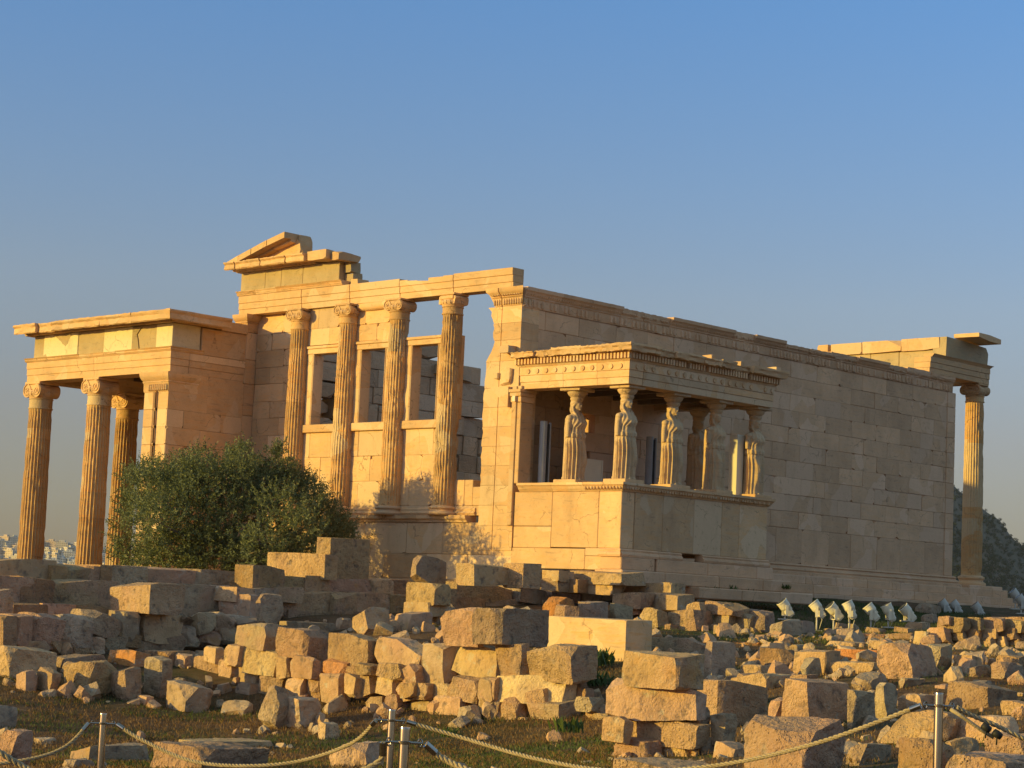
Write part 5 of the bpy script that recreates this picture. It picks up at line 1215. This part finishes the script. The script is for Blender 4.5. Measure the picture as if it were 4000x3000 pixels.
gg_ = join(scatter(42000, -100, 2500, 19, 36, lambda a, b, d, p: a-.6*b < -.02 or (d < 26 and 1500 < p < 2450 and a > -.4)), scatter(14000, 2300, 4100, 17, 46, lambda a, b, d, p: a-.6*b < -.12), scatter(30000, 2800, 3900, 47, 59, lambda a, b, d, p: a+.4*b > -.5), scatter(6000, 0, 2300, 36, 46, lambda a, b, d, p: a-.5*b < -.15), scatter(5000, 2850, 3300, 41, 46, lambda a, b, d, p: b > -.2))
o = blades('green_grass', *gg_, .02, .07, .005, M['greeng']); tag(o, 'short green grass and weeds growing in patches among the stones', 'grass', kind='stuff')
# weeds along the foot of the platform and tall dry stalks
def weed(px_, py_, d, h, label, n=60):
    p = at(px_, py_, d); c = np.tile(p, (n, 1))+rn.normal(0, h*.45, (n, 3))*np.array((1, 1, 0)); a = rn.uniform(0, 6.28, n); w = h*.10
    T = c+np.stack([np.cos(a)*h*.4, np.sin(a)*h*.4, rn.uniform(.4, 1.0, n)*h], 1); Mi = (c+T)/2+np.array((0, 0, h*.1)); dx = np.stack([-np.sin(a)*w, np.cos(a)*w, 0*a], 1)
    V = np.stack([c-dx*.3, c+dx*.3, Mi+dx, T, Mi-dx], 1).reshape(-1, 3)-p; o = quick_mesh('weed', V, np.arange(n*5).reshape(n, 5), rn.uniform(0, 1, n), M['greeng']); o.location = p
    tag(o, label, 'weed', 'weeds growing on the ruins'); return o
for i, (a, b, d, h) in enumerate(((2690, 2325, 50.5, .20), (2745, 2322, 50.8, .28), (2790, 2326, 51, .24), (2850, 2328, 51.5, .30), (2905, 2335, 52, .26), (3065, 2302, 53, .16), (2330, 2600, 36, .35), (2310, 2680, 34, .3), (1200, 2330, 47, .22), (480, 2375, 46, .15), (1760, 2880, 30, .16), (2230, 2860, 27, .22))):
    weed(a, b, d, h, ['small dark green weed tuft growing on the foundation course under the shaded wall', 'leafy green weed growing in a gap between the grey stones'][i > 5])

# ================================================================== OLIVE TREE
M['olive'] = mat_leaf('olive_leaf', (.085, .11, .042), (.26, .28, .135), .25, .5); M['bark'] = mat_simple('bark', (.10, .075, .05), (.18, .14, .10), 6, .9, .6)
TD = 52.6
tree = empty('olive_tree', (float(at(900, 2300, TD)[0]), float(at(900, 2300, TD)[1]), -3.3), 'dense dark green olive tree growing in front of the temple wall', 'tree')
tb = Vector(tree.location); rt = random.Random(9)
CL = [(560, 1890, 90), (640, 1850, 90), (740, 1815, 85), (700, 1900, 120), (860, 1850, 100), (940, 1790, 75), (985, 1850, 90), (1070, 1775, 55), (1085, 1850, 90), (1160, 1900, 85), (1215, 1960, 85), (1270, 2030, 85), (1330, 2090, 70), (1385, 2140, 50), (1290, 2130, 90), (1180, 2060, 120),
      (520, 1990, 80), (470, 2080, 55), (465, 2150, 45), (490, 2180, 60), (600, 2030, 130), (760, 2010, 160), (930, 1990, 160), (1080, 1990, 130), (640, 2150, 130), (830, 2150, 150), (1020, 2150, 150), (1180, 2170, 110), (560, 2190, 90), (740, 2200, 100), (930, 2210, 100), (1100, 2215, 90), (505, 1850, 45), (600, 1790, 32), (790, 1755, 42), (1085, 1735, 30), (1130, 1815, 45), (950, 1735, 35), (900, 1745, 28), (545, 1830, 30)]
LV, LC = [], []; tw_ = MB()
hub = at(900, 2140, TD)
for (px_, py_, rp) in CL:
    rp *= .86 if rp > 60 else .95; py_ += 36 if py_ < 1860 else 0; r = rp*TD/F; dd = 0 if rp < 60 else 1.0
    for k in range(3 if rp > 60 else 1):
        c = at(px_+rt.uniform(-.3, .3)*rp*(k > 0), py_+rt.uniform(-.3, .3)*rp*(k > 0), TD+rt.uniform(-1.5, 1.5)*dd - (1.2 if (rp > 100 and k == 0) else 0))
        if k == 0 and rp > 60: tw_.tube([tuple(hub-tb), tuple((hub*.5+c*.5)-np.array(tb)-np.array((0, 0, .15))), tuple(c-np.array(tb))], [.06, .035, .012], 5)
        nsp = int(96*(r/.7)**1.7)+22
        for s_ in range(nsp):                         # sprays: a twig with leaves along it
            u = np.array([rt.gauss(0, 1), rt.gauss(0, 1), rt.gauss(.25, 1)]); u /= np.linalg.norm(u)
            q0 = c+u*r*rt.uniform(.25, .95); dirn = u*.8+np.array((0, 0, .55))+np.array([rt.gauss(0, .35) for _ in range(3)]); dirn /= np.linalg.norm(dirn); ln = rt.uniform(.22, .42)
            nl = rt.randint(13, 20); tone = rt.uniform(0, .6)
            for l in range(nl):
                b = q0+dirn*ln*l/nl; v = dirn*.55+np.array([rt.gauss(0, .6) for _ in range(3)]); v /= np.linalg.norm(v); sd = np.cross(v, (rt.gauss(0, 1), rt.gauss(0, 1), rt.gauss(0, 1))); sd /= np.linalg.norm(sd)
                le = rt.uniform(.055, .095); wd = .0125
                LV.append((b, b+v*le*.5+sd*wd, b+v*le, b+v*le*.5-sd*wd)); LC.append(min(1, tone+rt.uniform(0, .4)))
LVa = np.array(LV).reshape(-1, 3)-np.array(tb)
o = quick_mesh('crown', LVa, np.arange(len(LVa)).reshape(-1, 4), np.array(LC), M['olive']); o.parent = tree
tw_.tube([(0, 0, -.1), (.1, -.05, .6), (-.05, .05, 1.2), tuple(hub-np.array(tb))], [.34, .26, .24, .18], 12)
for k in range(3): tw_.tube([(0, 0, .5), (rt.uniform(-.6, .6), rt.uniform(-.6, .6), 1.2), (rt.uniform(-1.6, 1.6), rt.uniform(-1.6, 1.6), 2.2)], [.18, .13, .06], 8)
tw_.build('trunk', M['bark'], tree)

# ================================================================== FLOODLIGHTS
M['lamp'] = mat_simple('cream_lamp_metal', (.74, .66, .50), (.80, .72, .56), 5, .45, .05); M['lamp2'] = mat_simple('grey_lamp_metal', (.52, .48, .42), (.58, .54, .48), 5, .5, .05)
M['glass'] = mat_simple('lamp_glass', (.05, .055, .06), (.07, .075, .08), 3, .12, 0)
FL = [(150, 265, 380, 48.6, 'l', 'cream floodlight farthest left, standing apart from the others in the grass'), (425, 275, 480, 48.3, 'l', 'cream floodlight on a tall thin post, first of the close group of three'), (570, 296, 480, 48.2, 'l', 'cream floodlight lowest and middle of the close group of three'),
      (705, 277, 485, 48.2, 'l', 'cream floodlight tilted steepest, third of the close group on a bent post'), (892, 300, 455, 48.7, 'l', 'cream floodlight between the bent post lamp and the right pair'), (1042, 300, 450, 48.9, 'l', 'cream floodlight second from the right among the sunlit ones'), (1202, 308, 395, 49.2, 'l', 'cream floodlight lowest at the right end of the sunlit row'),
      (1525, 255, 340, 58.5, 'g', 'grey shaded floodlight left of a touching pair before the wall'), (1622, 262, 345, 58.7, 'g', 'grey shaded floodlight right of a touching pair before the wall'), (1812, 282, 350, 58.8, 'g', 'grey shaded floodlight alone right of the touching pair'), (2138, 165, 290, 60, 'g', 'small grey floodlight high at the right edge beyond the steps'), (2190, 215, 330, 58.5, 'g', 'grey floodlight cut by the right edge of the picture')]
for i, (zx, zy, zb, d, mk, lab) in enumerate(FL):
    c = at(3000+zx/2.212, 2250+zy/2.212, d); bt = at(3000+zx/2.212, 2250+zb/2.212, d); mt_ = M['lamp'] if mk == 'l' else M['lamp2']
    t = empty('floodlight', (c[0], c[1], bt[2]), lab, 'floodlight', 'floodlights in front of the temple'); h = c[2]-bt[2]
    LS = .84
    t.rotation_euler.z = -YAW + R(random.Random(i).uniform(-14, 14)); tl = R(50 + (12 if i in (3, 5) else -6 if i in (2, 6) else 0))
    # housing axis: lens end up to the left (-x), ballast box down to the right
    def bend(mb, t_=tl):
        ca, sa = math.cos(t_), math.sin(t_)
        for v in mb.v: v *= .84
        for v in mb.v: v[:] = np.stack([-v[:, 0]*ca+v[:, 2]*sa, -v[:, 1], v[:, 0]*sa+v[:, 2]*ca], 1)
        return mb
    mb = MB(); mb.lathe([(.09, -.09), (.14, -.05), (.155, .0), (.155, .15), (.162, .155), (.162, .185), (.15, .19)], (0, 0, 0), 24, axis=0); mb.box(-.30, .02, -.10, .10, -.115, .09, ch=.03); mb.box(-.315, -.298, -.08, .08, -.09, .07, ch=.008)
    mb.box(-.16, -.03, -.05, .05, .088, .125, ch=.012)
    ho = bend(mb).build('housing', mt_, t, (0, 0, h), 35)
    mb = MB(); mb.lathe([(.001, .196), (.12, .195), (.145, .192)], (0, 0, 0), 24, axis=0); bend(mb).build('lens', M['glass'], ho)
    mb = MB(); zb_ = -.20
    for s in (-1, 1): mb.box(-.035, .035, s*.145-.008, s*.145+.008, zb_, .03, ch=.003)
    mb.box(-.035, .035, -.152, .152, zb_-.02, zb_, ch=.003); mb.build('bracket', mt_, t, (0, 0, h))
    mb = MB(); mb.tube([(0, 0, 0), (0, 0, h+zb_-.02)], .022, 8); mb.box(-.14, .14, -.12, .12, 0, .03, ch=.005); mb.build('post', M['lamp2'], t)
    mb = MB(); mb.box(.07, .15, -.06, .04, h-.24, h-.14, ch=.006); mb.tube([(.11, -.01, h-.24), (.12, 0, h*.5), (.05, .02, .02)], .008, 6); mb.build('junction_box', mt_, t)

# ================================================================== ROPE BARRIER
mt, t_, b_ = newmat('brushed_steel'); b_.inputs['Base Color'].default_value = (.40, .36, .31, 1); b_.inputs['Metallic'].default_value = 1; b_.inputs['Roughness'].default_value = .13; M['chrome'] = mt
M['rope'] = mat_simple('rope', (.33, .26, .16), (.43, .34, .22), 12, .9, .4); M['black'] = mat_simple('black_tape', (.02, .02, .02), (.04, .04, .04), 5, .6, .1)
PO = {'a': (405, 2786, 12.5, 'steel rope post farthest left'), 'b': (1532, 2771, 11.5, 'rear post of the two steel rope posts in the middle'), 'c': (1583, 2840, 8.3, 'nearer post of the two steel rope posts in the middle, cut by the bottom edge'), 'd': (3668, 2706, 9.8, 'tall steel rope post at the right'), 'e': (-700, 2960, 11.5, 'steel rope post left of the view')}
PT = {}
for k, (px_, py_, d, lab) in PO.items():
    p = at(px_, py_, d); PT[k] = np.array(p); zg = min(gz(p[0], p[1]), p[2]-.95)
    if k == 'e': continue
    t = empty('rope_post', (p[0], p[1], zg), lab, 'rope post', 'steel posts of the rope barrier'); h = p[2]-zg; t.rotation_euler.z = -YAW
    mb = MB(); mb.lathe([(.0215, 0), (.0215, h-.012), (.0205, h-.002)], (0, 0, 0), 28); mb.build('pole', M['chrome'], t, smooth_angle=50)
    mb = MB(); mb.lathe([(.022, h-.004), (.0215, h), (.001, h+.001)], (0, 0, 0), 24); mb.build('cap', M['chrome'], t, smooth_angle=50)
    mb = MB(); mb.lathe([(.022, h-.068), (.0255, h-.066), (.0255, h-.056), (.022, h-.054)], (0, 0, 0), 24); mb.tube([(-.075, 0, h-.061), (.075, 0, h-.061)], .0055, 8)
    for s in (-1, 1): mb.tube([(s*.062+.014*math.cos(a)*.6, 0, h-.061+.016*math.sin(a)) for a in np.linspace(0, 6.28, 13)], .0035, 6)
    mb.build('ring', M['chrome'], t, smooth_angle=50)
    mb = MB(); mb.lathe([(.09, 0), (.09, .012), (.03, .02), (.0225, .022)], (0, 0, 0), 24); mb.build('base_plate', M['chrome'], t, smooth_angle=50)
def rope(pts, rad, lab, ferr=(True, True), turns=26.0):
    pts = [Vector(p) for p in pts]; c0 = pts[0].copy(); mb = MB()
    # dense curve through the points (Catmull-Rom)
    cu = []
    for i in range(len(pts)-1):
        p0, p1, p2, p3 = pts[max(i-1, 0)], pts[i], pts[i+1], pts[min(i+2, len(pts)-1)]
        for k in range(24):
            t = k/24; cu.append(.5*((2*p1)+(p2-p0)*t+(2*p0-5*p1+4*p2-p3)*t*t+(3*p1-p0-3*p2+p3)*t**3))
    cu.append(pts[-1]); s = [0]
    for a, b in zip(cu[:-1], cu[1:]): s.append(s[-1]+(b-a).length)
    n = int(s[-1]*150); S_ = np.linspace(0, s[-1], n); C_ = np.array([[np.interp(q, s, [c[j] for c in cu]) for j in range(3)] for q in S_])-np.array(c0)
    T_ = np.gradient(C_, axis=0); T_ /= np.linalg.norm(T_, axis=1)[:, None]; U_ = np.cross(T_, (0, 0, 1)); U_ /= np.linalg.norm(U_, axis=1)[:, None]; W_ = np.cross(T_, U_)
    for k in range(3):
        a = S_*turns*2*math.pi*.45+k*2*math.pi/3; P = C_+(U_*np.cos(a)[:, None]+W_*np.sin(a)[:, None])*rad*.60; mb.tube([tuple(q) for q in P], rad*.52, 7)
    o = mb.build('rope', M['rope'], None, tuple(c0)); tag(o, lab, 'rope', 'ropes of the barrier')
    for e, f in zip((0, -1), ferr):
        if f:
            i0, i1 = (0, min(8, n-1)) if e == 0 else (n-1, max(0, n-9))
            m2 = MB(); m2.tube([tuple(C_[i0]), tuple(C_[i1])], rad*1.25, 12); m2.build('ferrule', M['chrome'], o, smooth_angle=50)
    return o
def hookpt(k, s): return PT[k]+np.array([B_[0], B_[1], 0])*(s*.085)+np.array((0, 0, -.064))
def sag(p, q, px_list):
    return [p]+[at(*g) for g in px_list]+[q]
rope(sag(hookpt('a', 1), hookpt('b', -1), [(560, 2893, 12.4), (740, 2970, 12.2), (940, 2992, 12.0), (1160, 2975, 11.9), (1370, 2905, 11.7)]), .0108, 'long sagging rope between the far left post and the rear middle post', turns=30)
rope(sag(hookpt('b', 1), hookpt('d', -1), [(1800, 2880, 11.4), (2100, 2965, 11.0), (2420, 3012, 10.6), (2800, 2990, 10.3), (3200, 2900, 10.0)]), .0108, 'long rope rising from the rear middle post to the tall right post', turns=28)
rope(sag(hookpt('a', -1), np.array(at(-260, 3010, 12.2)), [(250, 2920, 12.4), (80, 2972, 12.3)]), .0108, 'rope running down left from the far left post', (True, False), 30)
rope([at(-60, 2895, 8.5), at(20, 2952, 8.5), at(120, 3010, 8.5), at(250, 3075, 8.4)], .0120, 'short stretch of near rope crossing the bottom left corner', (False, False))
rope(sag(hookpt('c', 1), np.array(at(2300, 3180, 8.2)), [(1740, 2968, 8.3), (1900, 3035, 8.2)]), .0120, 'near rope running down right from the nearer middle post', (True, False))
rope(sag(hookpt('c', -1), np.array(at(1150, 3120, 8.4)), [(1480, 2975, 8.3), (1330, 3045, 8.3)]), .0120, 'near rope running down left from the nearer middle post', (True, False))
r_ = rope(sag(hookpt('d', 1), np.array(at(4250, 2990, 9.9)), [(3790, 2792, 9.8), (3900, 2838, 9.8), (4020, 2895, 9.8)]), .0108, 'doubled rope with black tape ties running right from the tall post', (False, False))
m2 = MB(); m2.tube([tuple(q) for q in (np.array(at(3712, 2770, 9.78)), np.array(at(3760, 2800, 9.76)), np.array(at(3830, 2850, 9.77)), np.array(at(3880, 2880, 9.78)))], .009, 8); m2.v = [v-np.array(r_.location) for v in m2.v]; m2.build('rope_tail', M['rope'], r_)
for (a, b) in ((3852, 2842), (3895, 2868)):
    m2 = MB(); p = at(a, b, 9.77)-np.array(r_.location); m2.tube([tuple(p+np.array((-.012, .012, .012))), tuple(p), tuple(p+np.array((.014, -.014, -.012)))], [.016, .019, .015], 10); m2.tube([tuple(p), tuple(p+np.array((-.005, .0, -.05)))], .004, 6); m2.build('tape', M['black'], r_)

# ================================================================== FAR CITY AND HILLS
M['farland'] = mat_simple('far_slope', (.10, .085, .06), (.20, .16, .12), .02, 1, 0); M['hillrock'] = mat_simple('hill_rock', (.035, .040, .026), (.13, .105, .075), .03, 1, 0)
mb = MB(); mb.add([(-4600, -4600, -82), (4600, -4600, -82), (4600, 4600, -82), (-4600, 4600, -82)], [[0, 1, 2, 3]]); o = mb.build('plain', M['farland']); o['kind'] = 'structure'; o['label'] = 'flat land below the hilltop'
def field(name, xa, xb, da, db, fz, nx, nd, mat, lab):
    V = []
    for j in range(nd):
        d = da+(db-da)*j/(nd-1)
        for i in range(nx):
            px_ = xa+(xb-xa)*i/(nx-1); q = CAM[:2]+A_*d+B_*(px_-2000)/F*d; V.append((q[0], q[1], fz(px_, d, q)))
    mb = MB(); mb.add(V, [[j*nx+i, j*nx+i+1, (j+1)*nx+i+1, (j+1)*nx+i] for j in range(nd-1) for i in range(nx-1)], smooth=True)
    o = mb.build(name, M[mat]); o['kind'] = 'structure'; o['label'] = lab; return o
def cityz(px_, d): t = (d-1500)/1900; return -60+ (74+75*min(1, max(0, (700-px_)/600))*.25+38)*max(0, min(1, t))**1.1
field('city_hill', -3600, 3000, 1200, 4200, lambda p, d, q: -82+(cityz(p, d)+82)*(1-max(0, min(1, (p-1300)/1500))**2)*(1-max(0, min(1, (-900-p)/2500))**2)+8*noise.noise(Vector((q[0]*.003, q[1]*.003, 1))), 40, 30, 'farland', 'far slope covered by the city')
M['house'] = None
mt, t_, b_ = newmat('house_wall'); co, oi = coords(t_, False); oi = t_.nodes.new('ShaderNodeObjectInfo'); br = t_.nodes.new('ShaderNodeTexBrick'); br.offset = 0
mp = t_.nodes.new('ShaderNodeMapping'); mp.inputs['Rotation'].default_value = (R(90), 0, 0); L(t_, co, mp.inputs[0])
sxy = t_.nodes.new('ShaderNodeSeparateXYZ'); L(t_, co, sxy.inputs[0]); cxy = t_.nodes.new('ShaderNodeCombineXYZ'); L(t_, math_(t_, 'ADD', sxy.outputs[0], sxy.outputs[1]), cxy.inputs[0]); L(t_, sxy.outputs[2], cxy.inputs[1]); L(t_, cxy.outputs[0], br.inputs['Vector'])
br.inputs['Scale'].default_value = 1; br.inputs['Brick Width'].default_value = 3.4; br.inputs['Row Height'].default_value = 3.1; br.inputs['Mortar Size'].default_value = .9; br.inputs['Mortar Smooth'].default_value = 0
br.inputs['Color1'].default_value = (.10, .10, .11, 1); br.inputs['Color2'].default_value = (.22, .20, .18, 1); L(t_, oi.outputs['Color'], br.inputs['Mortar']); L(t_, br.outputs[0], b_.inputs['Base Color']); b_.inputs['Roughness'].default_value = .9; M['house'] = mt
rh = random.Random(21); hm = []
for k in range(7):
    mb = MB(); wx, wy, h = rh.uniform(10, 22), rh.uniform(10, 16), rh.choice((9.3, 12.4, 15.5, 18.6)); mb.box(-wx/2, wx/2, -wy/2, wy/2, -12, h, ch=.05)
    mb.box(-wx/2-.3, wx/2+.3, -wy/2-.3, wy/2+.3, h, h+.9, ch=.05); mb.box(-wx*.2, wx*.2, -wy*.25, wy*.25, h+.9, h+3.6, ch=.05)
    for f in range(int(h/3.1)): mb.box(-wx/2*.8, wx/2*.8, -wy/2-1.3, -wy/2-.02, f*3.1+2.9, f*3.1+3.05+.7*(f % 2), ch=.03)
    me = mb.mesh('city_building'); me.materials.append(M['house']); hm.append(me)
nb = 0
for row in range(13):
    d = 1750+row*125
    px_ = -60+rh.uniform(-40, 0)
    while px_ < 640:
        q = CAM[:2]+A_*d+B_*(px_-2000)/F*d; z = cityz(px_, d)
        o = bpy.data.objects.new('city_building', rh.choice(hm)); COL.objects.link(o); o.location = (q[0], q[1], z); o.rotation_euler.z = -YAW+rh.uniform(-.7, .7)
        o.color = rh.choice(((.62, .58, .52, 1), (.70, .66, .60, 1), (.56, .50, .44, 1), (.66, .54, .42, 1), (.58, .44, .34, 1))); nb += 1
        tag(o, 'pale flat roofed city building packed among many on the far slope', 'building', 'far city buildings between the porch columns')
        px_ += rh.uniform(35, 70)*2100/d
# wooded hill with a rocky top at the right
HS = [(3300, 1960), (3500, 1915), (3640, 1885), (3712, 1882), (3740, 1893), (3764, 1918), (3800, 1945), (3837, 1970), (3876, 2003), (3927, 2034), (3950, 2068), (3978, 2104), (4000, 2126), (4100, 2190), (4300, 2260), (4600, 2320), (5400, 2560), (6200, 2900)]
def hillz(px_, d, q):
    y = np.interp(px_, [a for a, b in HS], [b for a, b in HS]); hy = 2386+(px_-2000)*.0449; top = (hy-y)/F*1700+CAM[2]
    t = (d-700)/1000; t = max(0, min(1, t)); pr = t**1.2
    rock = .5+.5*noise.noise(Vector((px_*.012, d*.004, 3)))
    z = -80+(top+80)*pr
    if t < 1: z += (rock*10*t + 5*noise.noise(Vector((px_*.05, d*.02, 1)))*t)*(1-t**8)
    if d > 1700: z -= (d-1700)*.25
    e = max(0, min(1, (3500-px_)/1100)); z = z*(1-e*e)-82*e*e
    return z
field('rocky_hill', 2200, 6200, 700, 2000, hillz, 300, 70, 'hillrock', 'dark rocky hill rising behind the right column')
M['pine'] = mat_leaf('pine_foliage', (.012, .020, .008), (.045, .058, .020), .1, .8)
rp_ = random.Random(8); PV = []; PC = []
for i in range(5200):
    px_ = rp_.uniform(3600, 4120); t = rp_.uniform(.02, 1.0)**.8; d = 700+1000*t
    if t > .60 and rp_.random() < (.25 if t < .8 else .7): continue
    q = CAM[:2]+A_*d+B_*(px_-2000)/F*d; z = hillz(px_, d, q); r = rp_.uniform(2.2, 4.2)*(1.0 if t < .56 else .55); tone = rp_.uniform(0, .5)
    for k in range(34):
        u = np.array([rp_.gauss(0, 1), rp_.gauss(0, 1), rp_.gauss(0, 1)]); u /= np.linalg.norm(u); c = np.array((q[0], q[1], z+r*.9))+u*r*np.array((1, 1, .85))*rp_.uniform(.6, 1.05); s1 = np.cross(u, (rp_.gauss(0, 1), rp_.gauss(0, 1), 1)); s1 /= np.linalg.norm(s1); s2 = np.cross(u, s1); e = r*.26
        PV.append((c-s1*e, c+s2*e*.8, c+s1*e, c-s2*e*.8)); PC.append(min(1, tone+rp_.uniform(0, .5)))
PVa = np.array(PV).reshape(-1, 3); o = quick_mesh('hill_forest', PVa, np.arange(len(PVa)).reshape(-1, 4), np.array(PC), M['pine']); tag(o, 'dark green pine wood covering the lower slope of the rocky hill', 'wood', kind='stuff')

# evening haze between here and the far hills
mb = MB(); mb.box(-4700, 4700, -4700, 4700, -84, 250, ch=.5)
mt, t_, b_ = newmat('haze'); t_.nodes.remove(b_); pv = t_.nodes.new('ShaderNodeVolumePrincipled'); pv.inputs['Density'].default_value = .00005; pv.inputs['Color'].default_value = (.78, .84, .94, 1); pv.inputs['Anisotropy'].default_value = .2
t_.links.new(pv.outputs[0], t_.nodes['Material Output'].inputs['Volume']); M['haze'] = mt
o = mb.build('haze', mt); tag(o, 'thin evening haze in front of the far city and hill', 'haze', kind='stuff')
